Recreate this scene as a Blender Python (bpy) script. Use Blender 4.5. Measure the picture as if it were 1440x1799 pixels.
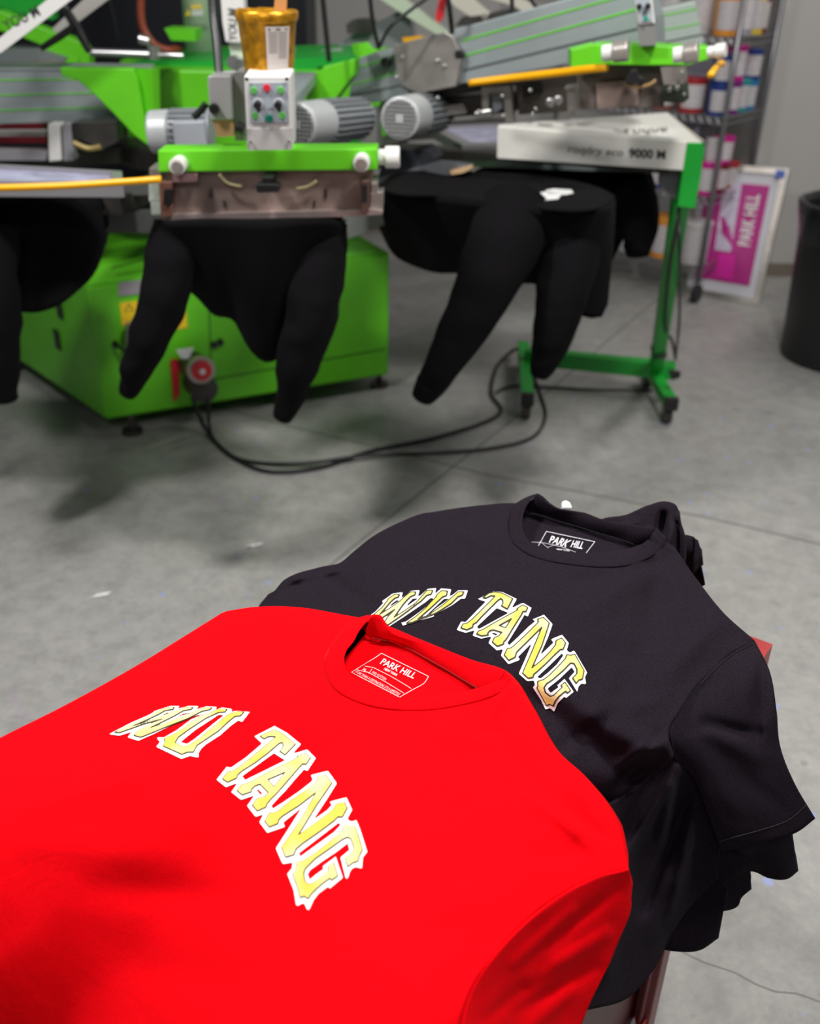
import bpy, bmesh, math, random
import numpy as np
from mathutils import Vector, Matrix, noise
from mathutils.bvhtree import BVHTree
random.seed(7)
for o in list(bpy.data.objects): bpy.data.objects.remove(o)
SC = bpy.context.scene; COL = SC.collection
# ---------------------------------------------------------------- camera
F = 1749.0; H = 1.5; TH = math.radians(29.5); ROLL = math.radians(1.2)
cam_d = bpy.data.cameras.new('camera'); cam = bpy.data.objects.new('camera', cam_d); COL.objects.link(cam)
cam_d.sensor_fit = 'VERTICAL'; cam_d.sensor_height = 36.0; cam_d.sensor_width = 36.0*1440/1799
cam_d.lens = F/1799*36.0; cam_d.clip_start = 0.02
RM = Matrix.Rotation(math.pi/2-TH, 4, 'X') @ Matrix.Rotation(ROLL, 4, 'Z')
cam.matrix_world = Matrix.Translation((0, 0, H)) @ RM
cam_d.dof.use_dof = True; cam_d.dof.focus_distance = 1.05; cam_d.dof.aperture_fstop = 4.6
SC.camera = cam
SC.view_settings.view_transform = 'Standard'; SC.view_settings.look = 'None'
SC.view_settings.exposure = 0.0; SC.view_settings.gamma = 1.0; SC.view_settings.use_curve_mapping = False
O = Vector((0, 0, H)); R3 = RM.to_3x3()
# ---------------------------------------------------------------- light
w = bpy.data.worlds.new('world'); SC.world = w; w.use_nodes = True
w.node_tree.nodes['Background'].inputs[0].default_value = (0.80, 0.88, 1.0, 1)
w.node_tree.nodes['Background'].inputs[1].default_value = 0.05
def area(name, loc, target, sx, sy, power, col=(1, 1, 1)):
    l = bpy.data.lights.new(name, 'AREA'); l.shape = 'RECTANGLE'; l.size = sx; l.size_y = sy; l.energy = power; l.color = col
    o = bpy.data.objects.new(name, l); COL.objects.link(o); o.location = loc
    o.rotation_euler = (Vector(target)-Vector(loc)).to_track_quat('-Z', 'Y').to_euler(); return o
area('ceiling_or_fill_lamp', (2.3, 4.0, 3.6), (2.0, 4.2, 0), 2.6, 0.5, 40, (1.0, 0.97, 0.92))
area('ceiling_or_fill_lamp', (0.75, 1.2, 3.3), (0.1, 2.4, 0), 0.35, 0.35, 60, (1.0, 0.97, 0.93))
area('ceiling_or_fill_lamp', (-0.3, -1.2, 3.1), (0.0, 2.4, 1.0), 0.7, 0.4, 17, (1.0, 0.98, 0.96))  # added fill behind the camera, lights the machine fronts
area('ceiling_or_fill_lamp', (1.9, 0.5, 3.2), (1.1, 1.2, 0), 0.4, 0.4, 24, (1.0, 0.98, 0.95))  # extra lamp added to brighten the right foreground floor
area('key_lamp', (-1.25, 1.45, 2.7), (0.1, 0.95, 0.8), 0.28, 0.28, 45, (1.0, 0.98, 0.96))  # unseen key lamp from the upper left; no doorway stands there
# ---------------------------------------------------------------- pixel helpers
def ray(px, py): return R3 @ Vector(((px-720)/F, (899.5-py)/F, -1.0))
def W(px, py, d):
    r = ray(px, py); return O + r*(d/r.y)
def Z(px, py, z):
    r = ray(px, py); return O + r*((z-H)/r.z)
def pxm(px, d):            # metres per pixel span at forward distance d near that place
    return px*d/F*1.08
# ---------------------------------------------------------------- materials
MATS = {}
def mat(name, col, rough=0.6, metal=0.0, nscale=0, namp=0.0, bump=0.0, bscale=200, spec=0.5, sheen=0.0, emit=None):
    if name in MATS: return MATS[name]
    m = bpy.data.materials.new(name); m.use_nodes = True; nt = m.node_tree; b = nt.nodes['Principled BSDF']
    c = (col[0], col[1], col[2], 1)
    b.inputs['Base Color'].default_value = c; b.inputs['Roughness'].default_value = rough; b.inputs['Metallic'].default_value = metal
    b.inputs['Specular IOR Level'].default_value = spec
    if sheen: b.inputs['Sheen Weight'].default_value = sheen; b.inputs['Sheen Roughness'].default_value = 0.4
    tc = nt.nodes.new('ShaderNodeTexCoord')
    if nscale:
        n = nt.nodes.new('ShaderNodeTexNoise'); n.inputs['Scale'].default_value = nscale; n.inputs['Detail'].default_value = 5
        nt.links.new(tc.outputs['Object'], n.inputs['Vector'])
        r = nt.nodes.new('ShaderNodeValToRGB')
        r.color_ramp.elements[0].position = 0.3; r.color_ramp.elements[1].position = 0.7
        r.color_ramp.elements[0].color = tuple(max(0, x*(1-namp)) for x in col)+(1,)
        r.color_ramp.elements[1].color = tuple(min(1, x*(1+namp)) for x in col)+(1,)
        nt.links.new(n.outputs['Fac'], r.inputs['Fac']); nt.links.new(r.outputs['Color'], b.inputs['Base Color'])
    if bump:
        n2 = nt.nodes.new('ShaderNodeTexNoise'); n2.inputs['Scale'].default_value = bscale; n2.inputs['Detail'].default_value = 3
        nt.links.new(tc.outputs['Object'], n2.inputs['Vector'])
        bp = nt.nodes.new('ShaderNodeBump'); bp.inputs['Strength'].default_value = bump; bp.inputs['Distance'].default_value = 0.002
        nt.links.new(n2.outputs['Fac'], bp.inputs['Height']); nt.links.new(bp.outputs['Normal'], b.inputs['Normal'])
    if emit: b.inputs['Emission Color'].default_value = c; b.inputs['Emission Strength'].default_value = emit
    MATS[name] = m; return m
GREEN = mat('green_enamel', (0.13, 0.60, 0.015), 0.38, nscale=6, namp=.08)
DGREEN = mat('deep_green_enamel', (0.01, 0.36, 0.035), 0.4)
ALU = mat('anodised_aluminium', (0.33, 0.38, 0.39), 0.45, 0.35, nscale=9, namp=.08)
PALEG = mat('pale_green_enamel', (0.52, 0.62, 0.47), 0.4)
WHITE = mat('white_enamel', (0.74, 0.73, 0.68), 0.4)
PWHITE = mat('white_plastic', (0.75, 0.74, 0.72), 0.35)
STEEL = mat('brushed_steel', (0.42, 0.39, 0.36), 0.38, 0.7, nscale=14, namp=.2)
BSTEEL = mat('stained_steel_plate', (0.33, 0.25, 0.22), 0.42, 0.45, nscale=12, namp=.3)
DSTEEL = mat('dark_steel', (0.07, 0.065, 0.06), 0.45, 0.5, nscale=10, namp=.4)
CHROME = mat('chrome', (0.6, 0.6, 0.6), 0.32, 0.9)
BLACKP = mat('black_plastic', (0.012, 0.012, 0.013), 0.4)
RUBBER = mat('black_rubber', (0.02, 0.02, 0.022), 0.6)
BCLOTH = mat('black_fleece', (0.0035, 0.003, 0.004), 0.95, bump=.3, bscale=300, spec=.15)
YEL = mat('yellow_orange_plastic', (0.95, 0.45, 0.0), 0.35)
YLAB = mat('yellow_label', (0.9, 0.62, 0.02), 0.5)
INK = mat('black_ink', (0.02, 0.02, 0.02), 0.6)
GREYINK = mat('grey_ink', (0.12, 0.12, 0.12), 0.6)
WINK = mat('white_ink', (0.85, 0.85, 0.85), 0.6)
MOTOR = mat('motor_grey', (0.30, 0.32, 0.34), 0.45, 0.15)
REDP = mat('red_plastic', (0.65, 0.02, 0.03), 0.4)
BLUEB = mat('blue_plastic', (0.02, 0.08, 0.45), 0.4)
def tshirt_mat(name, col, spec, sheen):
    m = bpy.data.materials.new(name); m.use_nodes = True; nt = m.node_tree; b = nt.nodes['Principled BSDF']
    b.inputs['Roughness'].default_value = 0.9; b.inputs['Specular IOR Level'].default_value = spec
    b.inputs['Sheen Weight'].default_value = sheen; b.inputs['Sheen Roughness'].default_value = .45
    tc = nt.nodes.new('ShaderNodeTexCoord')
    n = nt.nodes.new('ShaderNodeTexNoise'); n.inputs['Scale'].default_value = 900; n.inputs['Detail'].default_value = 3
    r = nt.nodes.new('ShaderNodeValToRGB'); r.color_ramp.elements[0].position = .25; r.color_ramp.elements[1].position = .75
    r.color_ramp.elements[0].color = tuple(x*(.82 if col[0] > .1 else .5) for x in col)+(1,); r.color_ramp.elements[1].color = tuple(min(1, x*(1.15 if col[0] > .1 else 1.7)) for x in col)+(1,)
    nt.links.new(tc.outputs['Object'], n.inputs['Vector']); nt.links.new(n.outputs['Fac'], r.inputs['Fac']); nt.links.new(r.outputs['Color'], b.inputs['Base Color'])
    n2 = nt.nodes.new('ShaderNodeTexNoise'); n2.inputs['Scale'].default_value = 9; n2.inputs['Detail'].default_value = 4; n2.inputs['Distortion'].default_value = .8
    n3 = nt.nodes.new('ShaderNodeTexNoise'); n3.inputs['Scale'].default_value = 700
    nt.links.new(tc.outputs['Object'], n2.inputs['Vector']); nt.links.new(tc.outputs['Object'], n3.inputs['Vector'])
    b1 = nt.nodes.new('ShaderNodeBump'); b1.inputs['Strength'].default_value = .35; b1.inputs['Distance'].default_value = .012
    b2 = nt.nodes.new('ShaderNodeBump'); b2.inputs['Strength'].default_value = .25; b2.inputs['Distance'].default_value = .0006
    nt.links.new(n2.outputs['Fac'], b1.inputs['Height']); nt.links.new(n3.outputs['Fac'], b2.inputs['Height'])
    nt.links.new(b1.outputs['Normal'], b2.inputs['Normal']); nt.links.new(b2.outputs['Normal'], b.inputs['Normal'])
    MATS[name] = m; return m
REDC = tshirt_mat('red_jersey_cotton', (0.82, 0.0008, 0.005), .05, .004)
BLKC = tshirt_mat('black_jersey_cotton', (0.0145, 0.0105, 0.0155), .04, .012)
# ---------------------------------------------------------------- objects
BASE = {}
def tagit(o, label=None, cat=None, group=None, kind=None):
    if label: o['label'] = label
    if cat: o['category'] = cat
    if group: o['group'] = group
    if kind: o['kind'] = kind
    return o
def thing(name, loc, label, cat, group=None):
    o = bpy.data.objects.new(name, None); COL.objects.link(o); o.location = loc; o.empty_display_size = .05
    BASE[o] = Vector(loc); return tagit(o, label, cat, group)
def obj(name, verts, faces, m, parent=None, smooth=False, base=None, bevel=0, label=None):
    vs = [Vector(v) for v in verts]
    if parent is not None: b = BASE[parent]
    elif base is not None: b = Vector(base)
    else:
        b = sum(vs, Vector())/len(vs); b.z = min(v.z for v in vs)
    me = bpy.data.meshes.new(name); me.from_pydata([tuple(v-b) for v in vs], [], faces); me.validate()
    bm = bmesh.new(); bm.from_mesh(me)
    bmesh.ops.recalc_face_normals(bm, faces=bm.faces); bm.to_mesh(me); bm.free()
    me.materials.append(m)
    if smooth:
        for p in me.polygons: p.use_smooth = True
    o = bpy.data.objects.new(name, me); COL.objects.link(o)
    if parent is not None: o.parent = parent
    else: o.location = b
    BASE[o] = b
    if bevel:
        md = o.modifiers.new('bevel', 'BEVEL'); md.width = bevel; md.segments = 2; md.limit_method = 'ANGLE'; md.angle_limit = math.radians(40)
    if label: o['label'] = label
    return o
class MB:                  # gathers simple shapes into one mesh
    def __init__(s): s.v = []; s.f = []
    def add(s, v, f):
        n = len(s.v); s.v += [Vector(x) for x in v]; s.f += [tuple(i+n for i in q) for q in f]; return s
    def poly(s, pts, off):             # 3D polygon extruded by a vector
        n = len(pts); off = Vector(off)
        v = [Vector(p) for p in pts]+[Vector(p)+off for p in pts]
        f = [tuple(range(n)), tuple(range(2*n-1, n-1, -1))]+[(i, (i+1) % n, n+(i+1) % n, n+i) for i in range(n)]
        return s.add(v, f)
    def box(s, a, b):
        x0, y0, z0 = a; x1, y1, z1 = b
        return s.poly([(x0, y0, z0), (x1, y0, z0), (x1, y1, z0), (x0, y1, z0)], (0, 0, z1-z0))
    def cyl(s, p0, p1, r0, r1=None, n=24, cap=True):
        p0 = Vector(p0); p1 = Vector(p1); r1 = r0 if r1 is None else r1
        q = (p1-p0).to_track_quat('Z', 'Y'); v = []
        for p, r in ((p0, r0), (p1, r1)):
            for k in range(n):
                a = 2*math.pi*k/n; v.append(p+q @ Vector((r*math.cos(a), r*math.sin(a), 0)))
        f = [(k, (k+1) % n, n+(k+1) % n, n+k) for k in range(n)]
        if cap: f += [tuple(range(n)), tuple(range(2*n-1, n-1, -1))]
        return s.add(v, f)
    def tube(s, pts, rad, n=8, sub=6):
        pts = [Vector(p) for p in pts]
        rads = [rad]*len(pts) if not isinstance(rad, (list, tuple)) else list(rad)
        P = []; RR = []
        for i in range(len(pts)-1):
            a = pts[max(i-1, 0)]; b = pts[i]; c = pts[i+1]; d = pts[min(i+2, len(pts)-1)]
            for k in range(sub):
                t = k/sub
                P.append(0.5*((2*b)+(c-a)*t+(2*a-5*b+4*c-d)*t*t+(3*b-a-3*c+d)*t**3)); RR.append(rads[i]*(1-t)+rads[i+1]*t)
        P.append(pts[-1]); RR.append(rads[-1]); v = []
        up = Vector((0.13, 0.21, 1)).normalized()
        for i, p in enumerate(P):
            t = (P[min(i+1, len(P)-1)]-P[max(i-1, 0)]).normalized()
            x = t.cross(up); x = x.normalized() if x.length > 1e-4 else Vector((1, 0, 0)); y = x.cross(t)
            up = y if y.length > .5 else up
            for k in range(n):
                a = 2*math.pi*k/n; v.append(p+(x*math.cos(a)+y*math.sin(a))*RR[i])
        f = []
        for i in range(len(P)-1):
            for k in range(n): f.append((i*n+k, i*n+(k+1) % n, (i+1)*n+(k+1) % n, (i+1)*n+k))
        f += [tuple(range(n)), tuple(range(len(P)*n-1, (len(P)-1)*n-1, -1))]
        return s.add(v, f)
    def build(s, name, m, parent=None, smooth=False, bevel=0, label=None, base=None):
        return obj(name, s.v, s.f, m, parent, smooth, base, bevel, label)
class Plane:               # a vertical plane in the room, at distance d under pixel (px,py), turned by yaw degrees
    def __init__(s, px, py, d, yaw=0, tilt=0):
        s.p = W(px, py, d); a = math.radians(yaw); t = math.radians(tilt)
        s.n = Vector((-math.sin(a)*math.cos(t), math.cos(a)*math.cos(t), -math.sin(t)))
    def at(s, px, py, lift=0):
        r = ray(px, py); k = (s.p-O).dot(s.n)/r.dot(s.n); return O+r*k - s.n*lift
    def pts(s, L, lift=0): return [s.at(x, y, lift) for x, y in L]
def plate(name, PL, L, t, m, parent, lift=0, bevel=0, label=None):
    return MB().poly(PL.pts(L, lift), PL.n*t).build(name, m, parent, bevel=bevel, label=label)
def disc(name, PL, x, y, rpx, depth, m, parent, lift=0, r2=None, smooth=False):
    c = PL.at(x, y, lift); r = (PL.at(x+rpx, y, lift)-c).length
    return MB().cyl(c, c-PL.n*depth, r, r if r2 is None else r*r2).build(name, m, parent, bevel=min(.002, depth*.3))
_fc = {}
def text_geo(s, bold=0.0):
    k = (s, bold)
    if k in _fc: return _fc[k]
    c = bpy.data.curves.new('t', 'FONT'); c.body = s; c.size = 1; c.resolution_u = 3; c.offset = bold
    o = bpy.data.objects.new('t', c); COL.objects.link(o)
    dg = bpy.context.evaluated_depsgraph_get(); dg.update()
    me = bpy.data.meshes.new_from_object(o.evaluated_get(dg))
    v = np.array([tuple(x.co[:2]) for x in me.vertices]); f = [tuple(p.vertices) for p in me.polygons]
    mn = v.min(0); mx = v.max(0); v = (v-mn)/(mx-mn)
    bpy.data.objects.remove(o); bpy.data.curves.remove(c); bpy.data.meshes.remove(me)
    _fc[k] = (v, f); return _fc[k]
def text_on(name, s, quad, fn, m, parent, bold=0.0, mb=None):
    # quad: pixel corners  lower-left, lower-right, upper-right, upper-left ; fn(px,py)->3D
    v, f = text_geo(s, bold); P = []
    for a, b in v:
        x = (1-a)*(1-b)*quad[0][0]+a*(1-b)*quad[1][0]+a*b*quad[2][0]+(1-a)*b*quad[3][0]
        y = (1-a)*(1-b)*quad[0][1]+a*(1-b)*quad[1][1]+a*b*quad[2][1]+(1-a)*b*quad[3][1]
        P.append(fn(x, y))
    if mb is not None: mb.add(P, f); return None
    return obj(name, P, f, m, parent)
# ================================================================ SETTING
def concrete():
    m = bpy.data.materials.new('polished_concrete'); m.use_nodes = True; nt = m.node_tree; b = nt.nodes['Principled BSDF']
    b.inputs['Roughness'].default_value = .42; b.inputs['Specular IOR Level'].default_value = .4
    tc = nt.nodes.new('ShaderNodeTexCoord')
    def nz(sc, de, di=0):
        n = nt.nodes.new('ShaderNodeTexNoise'); n.inputs['Scale'].default_value = sc; n.inputs['Detail'].default_value = de; n.inputs['Distortion'].default_value = di
        n.inputs['Roughness'].default_value = .65
        nt.links.new(tc.outputs['Object'], n.inputs['Vector']); return n
    def ramp(n, p0, c0, p1, c1):
        r = nt.nodes.new('ShaderNodeValToRGB'); r.color_ramp.elements[0].position = p0; r.color_ramp.elements[1].position = p1
        r.color_ramp.elements[0].color = c0+(1,); r.color_ramp.elements[1].color = c1+(1,)
        nt.links.new(n.outputs['Fac'], r.inputs['Fac']); return r
    def mix(a, c, fac, mode='MULTIPLY'):
        x = nt.nodes.new('ShaderNodeMixRGB'); x.blend_type = mode
        if isinstance(fac, float): x.inputs[0].default_value = fac
        else: nt.links.new(fac, x.inputs[0])
        nt.links.new(a, x.inputs[1])
        if isinstance(c, tuple): x.inputs[2].default_value = c
        else: nt.links.new(c, x.inputs[2])
        return x.outputs[0]
    base = ramp(nz(1.3, 6, .4), .3, (.36, .355, .34), .7, (.445, .437, .418)).outputs[0]
    fine = ramp(nz(16, 9, .3), .32, (.72, .72, .72), .62, (1, 1, 1)).outputs[0]
    fine2 = ramp(nz(70, 5), .3, (.82, .82, .82), .6, (1, 1, 1)).outputs[0]
    c = mix(base, fine, .85); c = mix(c, fine2, .8)
    spots = ramp(nz(24, 1), .72, (0, 0, 0), .78, (1, 1, 1)).outputs[0]
    c = mix(c, (.28, .27, .26, 1), spots, 'MIX')
    pur = ramp(nz(2.2, 3, 1), .62, (0, 0, 0), .8, (.35, .35, .35)).outputs[0]
    c = mix(c, (.36, .25, .42, 1), pur, 'MIX')
    blu = ramp(nz(30, 0), .80, (0, 0, 0), .83, (.7, .7, .7)).outputs[0]
    c = mix(c, (.30, .38, .75, 1), blu, 'MIX')
    nt.links.new(c, b.inputs['Base Color'])
    rr = ramp(nz(5, 4), .3, (.3, .3, .3), .7, (.5, .5, .5)); nt.links.new(rr.outputs[0], b.inputs['Roughness'])
    return m
fl = MB().box((-5, -1.5, -.1), (5, 9, 0)).build('floor', concrete(), base=(0, 0, 0)); fl['kind'] = 'structure'
# saw-cut joints and one hairline crack in the slab
GROOVE = mat('dark_joint_filler', (.16, .155, .15), .8)
def strip(name, pts, wd, m=GROOVE):
    P = [Z(x, y, .0008) for x, y in pts]; v = []; f = []
    for i, p in enumerate(P):
        t = (P[min(i+1, len(P)-1)]-P[max(i-1, 0)]).normalized(); nn = Vector((-t.y, t.x, 0))*wd/2
        v += [p-nn, p+nn]
    for i in range(len(P)-1): f.append((2*i, 2*i+1, 2*i+3, 2*i+2))
    o = obj(name, v, f, m); o['kind'] = 'structure'; return o
strip('trim_1', [(500, 1055), (590, 985), (760, 848), (960, 690), (1130, 545), (1200, 490)], .007)
strip('trim_2', [(330, 700), (520, 752), (690, 792), (860, 835), (1060, 872), (1280, 918), (1500, 970)], .007)
strip('trim_3', [(1190, 1668), (1235, 1690), (1290, 1708), (1330, 1730), (1362, 1742), (1400, 1745), (1440, 1760), (1480, 1768)], .0016)
WALLM = mat('painted_wall', (.50, .485, .47), .7, nscale=2, namp=.03)
wr0 = Z(1352, 458, 0)
# back wall behind the shelving, plus a side return
ybk = 6.1
o = MB().box((-4.5, ybk, 0), (4.5, ybk+.12, 3.2)).build('wall_back', WALLM); o['kind'] = 'structure'
o = MB().box((-4.5, ybk-.012, 0), (4.5, ybk, .07)).build('baseboard_back', mat('stained_slab_edge', (.2, .17, .14), .8)); o['kind'] = 'structure'
xr = W(1347, 180, 5.32).x; o = MB().box((xr, 5.32, 0), (4.5, ybk, 3.2)).build('wall_right', WALLM); o['kind'] = 'structure'
o = MB().box((xr-.008, 5.308, 0), (4.5, 5.32, .07)).build('baseboard_right', MATS['stained_slab_edge']); o['kind'] = 'structure'
o = MB().box((-4.62, -1.5, 0), (-4.5, ybk+.12, 3.2)).build('wall_left', WALLM); o['kind'] = 'structure'
# ---------------------------------------------------------------- dark dryer hood far behind the press
P = Plane(150, 60, 5.3)
t = thing('curing_oven', (P.at(330, 60).x, 5.3, 0), 'large black oven standing against the back wall behind the green press', 'oven')
x0 = P.at(-200, 60).x; x1 = P.at(548, 60).x
MB().box((x0, 5.05, .12), (x1, 5.55, 1.95)).build('body', mat('navy_black_enamel', (.008, .009, .016), .5), t, bevel=.01)
MB().box((x0+.02, 5.02, .75), (x1-.02, 5.05, .82)).build('door_rail', DSTEEL, t)
for xx in (x0+.1, x1-.16): MB().box((xx, 5.1, 0), (xx+.06, 5.5, .12)).build('leg', DSTEEL, t)
# ================================================================ SHELVING WITH INK
corner = W(1291, 100, 4.82); corner.z = 0
U = Vector((-.785, .62, 0)).normalized(); V = Vector((.62, .785, 0)).normalized()
sh = thing('wire_shelving', corner, 'grey wire shelving unit full of ink tubs against the back wall', 'shelf')
SHM = mat('shelf_wire_grey', (.30, .30, .32), .35, .7)
SL, SD = 1.15, .44
def SP(u, v, z): return corner+U*u+V*v+Vector((0, 0, z))
for u, v in ((0, 0), (SL, 0), (0, SD), (SL, SD)):
    po = MB().cyl(SP(u, v, .10), SP(u, v, 1.75), .0125).build('post', SHM, sh, smooth=True)
    m = MB(); m.cyl(SP(u, v, .045)-U*.012, SP(u, v, .045)+U*.012, .045); m.build('caster', RUBBER, sh)
shelf_z = [.17, .50, .855, 1.185, 1.52]
for z in shelf_z:
    m = MB()
    for a, b in (((0, 0), (SL, 0)), ((0, SD), (SL, SD)), ((0, 0), (0, SD)), ((SL, 0), (SL, SD))):
        for dz in (0, -.028): m.cyl(SP(*a, z+dz), SP(*b, z+dz), .0035, n=8)
    k = 0
    while k < 27:                                   # truss wire along the front lip
        u0 = SL*k/27; u1 = SL*(k+.5)/27; u2 = SL*(k+1)/27
        m.cyl(SP(u0, 0, z), SP(u1, 0, z-.028), .0022, n=6); m.cyl(SP(u1, 0, z-.028), SP(u2, 0, z), .0022, n=6); k += 1
    for j in range(30): m.cyl(SP(SL*j/29, 0, z), SP(SL*j/29, SD, z), .0018, n=6)
    for j in range(3): m.cyl(SP(0, SD*(j+1)/4, z-.004), SP(SL, SD*(j+1)/4, z-.004), .003, n=6)
    m.build('shelf', SHM, sh)
TUBL = mat('paper_label', (.62, .58, .60), .6, nscale=60, namp=.1)
COLS = {'red': (.42, .02, .03), 'dark red': (.2, .01, .02), 'navy blue': (.02, .05, .25), 'blue': (.02, .22, .48), 'magenta': (.62, .01, .28), 'pink': (.75, .25, .42),
        'orange': (.85, .33, .04), 'white': (.62, .6, .6), 'black': (.015, .015, .02), 'teal': (.02, .33, .33), 'purple': (.2, .02, .2), 'yellow': (.8, .6, .05), 'grey': (.34, .33, .38), 'brown': (.25, .08, .05)}
tub_seen = set()
rows_n = {0: 'bottom', 1: 'second', 2: 'third', 3: 'fourth', 4: 'top'}
def tub(u, v, z, r, h, c, where, grp):
    b = SP(u, v, z)
    lab = '%s ink tub, %s' % (c, where)
    t = thing('ink_tub', b, lab, 'tub', grp)
    cm = mat('tub_'+c.replace(' ', '_'), COLS[c], .35)
    MB().cyl(b, b+Vector((0, 0, h*.9)), r*.93, r, n=20).build('body', cm, t)
    MB().cyl(b+Vector((0, 0, h*.9)), b+Vector((0, 0, h)), r*1.05, n=20).build('lid', cm, t, bevel=.002)
    n = 12; vv = []; ff = []
    mid = math.atan2(-(V-U*.2).y-.9, -.1)
    for i in range(n+1):
        a = mid-.95+1.9*i/n
        for hh, rr in ((h*.14, r*.945+.0015), (h*.82, r*.99+.0015)): vv.append(b+Vector((math.cos(a)*rr, math.sin(a)*rr, hh)))
    for i in range(n): ff.append((2*i, 2*i+2, 2*i+3, 2*i+1))
    obj('paper_label', vv, ff, TUBL, t, smooth=True)
plan = {
 3: [(.10, 'orange', .055, .17), (.235, 'white', .065, .17), (.385, 'dark red', .062, .18), (.53, 'white', .06, .17)],
 2: [(.075, 'navy blue', .052, .13), (.21, 'red', .062, .15), (.35, 'brown', .055, .14), (.49, 'magenta', .055, .14)],
 1: [(.07, 'magenta', .055, .15), (.20, 'pink', .058, .13), (.335, 'navy blue', .055, .14), (.47, 'dark red', .058, .14)],
 0: [(.08, 'white', .07, .2), (.25, 'orange', .07, .2), (.43, 'white', .07, .21), (.60, 'red', .06, .2)],
}
nm = {3: 'top shelf', 2: 'middle shelf', 1: 'lower shelf', 0: 'bottom shelf'}
ordn = ['nearest the corner post', 'second from the corner post', 'third from the corner post', 'fourth from the corner post']
for r, L in plan.items():
    for i, (u, c, rad, h) in enumerate(L): tub(u, .075, shelf_z[r]+.003, rad, h, c, 'front row of the '+nm[r]+', '+ordn[i], 'ink tubs on the wire shelving')
# stacked second layer, front
for r, u, c, rad, h, bh in ((2, .075, 'navy blue', .05, .12, .136), (1, .2, 'blue', .052, .12, .136), (1, .07, 'white', .03, .1, .155), (2, .35, 'purple', .05, .11, .146)):
    tub(u, .075, shelf_z[r]+bh, rad, h, c, 'upper one of a stack on the '+nm[r]+(', by the post' if u < .1 else (', second in' if u < .3 else ', third in')), 'ink tubs on the wire shelving')
side = {3: [(.17, 'grey', .048, .18), (.29, 'yellow', .048, .17), (.375, 'dark red', .035, .16)],
        2: [(.17, 'purple', .045, .14), (.27, 'teal', .045, .14), (.365, 'blue', .045, .13)],
        1: [(.18, 'dark red', .05, .13), (.30, 'red', .05, .12)]}
for r, L in side.items():
    for i, (v, c, rad, h) in enumerate(L): tub(.06, v, shelf_z[r]+.003, rad, h, c, 'open end of the '+nm[r]+', '+['just behind the post', 'in the middle', 'at the back'][i], 'ink tubs on the wire shelving')
for r, v, c, rad, h, bh in ((2, .17, 'magenta', .045, .15, .146), (2, .365, 'navy blue', .045, .13, .136), (1, .18, 'magenta', .05, .12, .136)):
    tub(.06, v, shelf_z[r]+bh, rad, h, c, 'upper of a stack, open end of '+nm[r]+(', by the post' if v < .2 else ', at the back'), 'ink tubs on the wire shelving')
# grey bins at the back of the shelves
for r, u in ((2, .22), (2, .5), (1, .3)):
    b = SP(u, .28, shelf_z[r]+.003); m = MB(); m.poly([b-U*.1-V*.08, b+U*.1-V*.08, b+U*.1+V*.08, b-U*.1+V*.08], (0, 0, .27)); o = m.build('storage_box', mat('grey_lilac_card', (.30, .29, .35), .6), bevel=.006)
    tagit(o, 'grey box behind the tubs on the %s, %s' % (nm[r], 'nearer the corner post' if u < .35 else 'further from the post'), 'box', 'grey boxes on the shelving')
# ================================================================ FRAMED SCREEN LEANING BY THE SHELVES
q = [Z(1196, 512, .0), Z(1332, 537, .0)]                       # lower-left, lower-right on the floor
def lean(px, py, b):
    p = W(px, py, b.y+.17); return p
q += [lean(1387, 297, q[1]), lean(1216, 284, q[0])]
fs = thing('framed_screen', (q[0]+q[1])/2, 'aluminium framed screen with a magenta stencil leaning beside the shelving', 'screen frame')
nrm = (q[1]-q[0]).cross(q[3]-q[0]).normalized()
if nrm.y > 0: nrm = -nrm
def Q(s, t_, l=0): return (q[0]*(1-s)+q[1]*s)*(1-t_)+(q[3]*(1-s)+q[2]*s)*t_+nrm*l
def qrect(name, s0, t0, s1, t1, l, th, m, par=fs):
    return MB().poly([Q(s0, t0, l), Q(s1, t0, l), Q(s1, t1, l), Q(s0, t1, l)], -nrm*th).build(name, m, par)
m = MB()
for a in ((0, 0, 1, .045), (0, .955, 1, 1), (0, 0.04, .07, .96), (.93, .04, 1, .96)): m.poly([Q(a[0], a[1], .012), Q(a[2], a[1], .012), Q(a[2], a[3], .012), Q(a[0], a[3], .012)], -nrm*.03)
m.build('frame', STEEL, fs)
qrect('mesh', .05, .04, .95, .97, -.002, .004, mat('screen_mesh_white', (.66, .66, .72), .5))
qrect('magenta_stencil', .16, .13, .84, .87, .001, .002, mat('magenta_emulsion', (.48, .015, .24), .5, nscale=30, namp=.08))
qrect('pale_stripe', .36, .36, .55, .87, .003, .001, mat('pale_violet_emulsion', (.62, .55, .70), .5, nscale=25, namp=.1))
qrect('bright_patch', .42, .16, .62, .34, .003, .001, mat('hot_magenta', (.75, .01, .38), .5))
v, f = text_geo('PARK HILL', .02)
obj('lettering', [Q(.76-b*.14, .42+a*.38, .004) for a, b in v], f, WINK, fs)
qrect('blue_clip', .88, .93, .97, .985, .02, .01, BLUEB)
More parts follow.
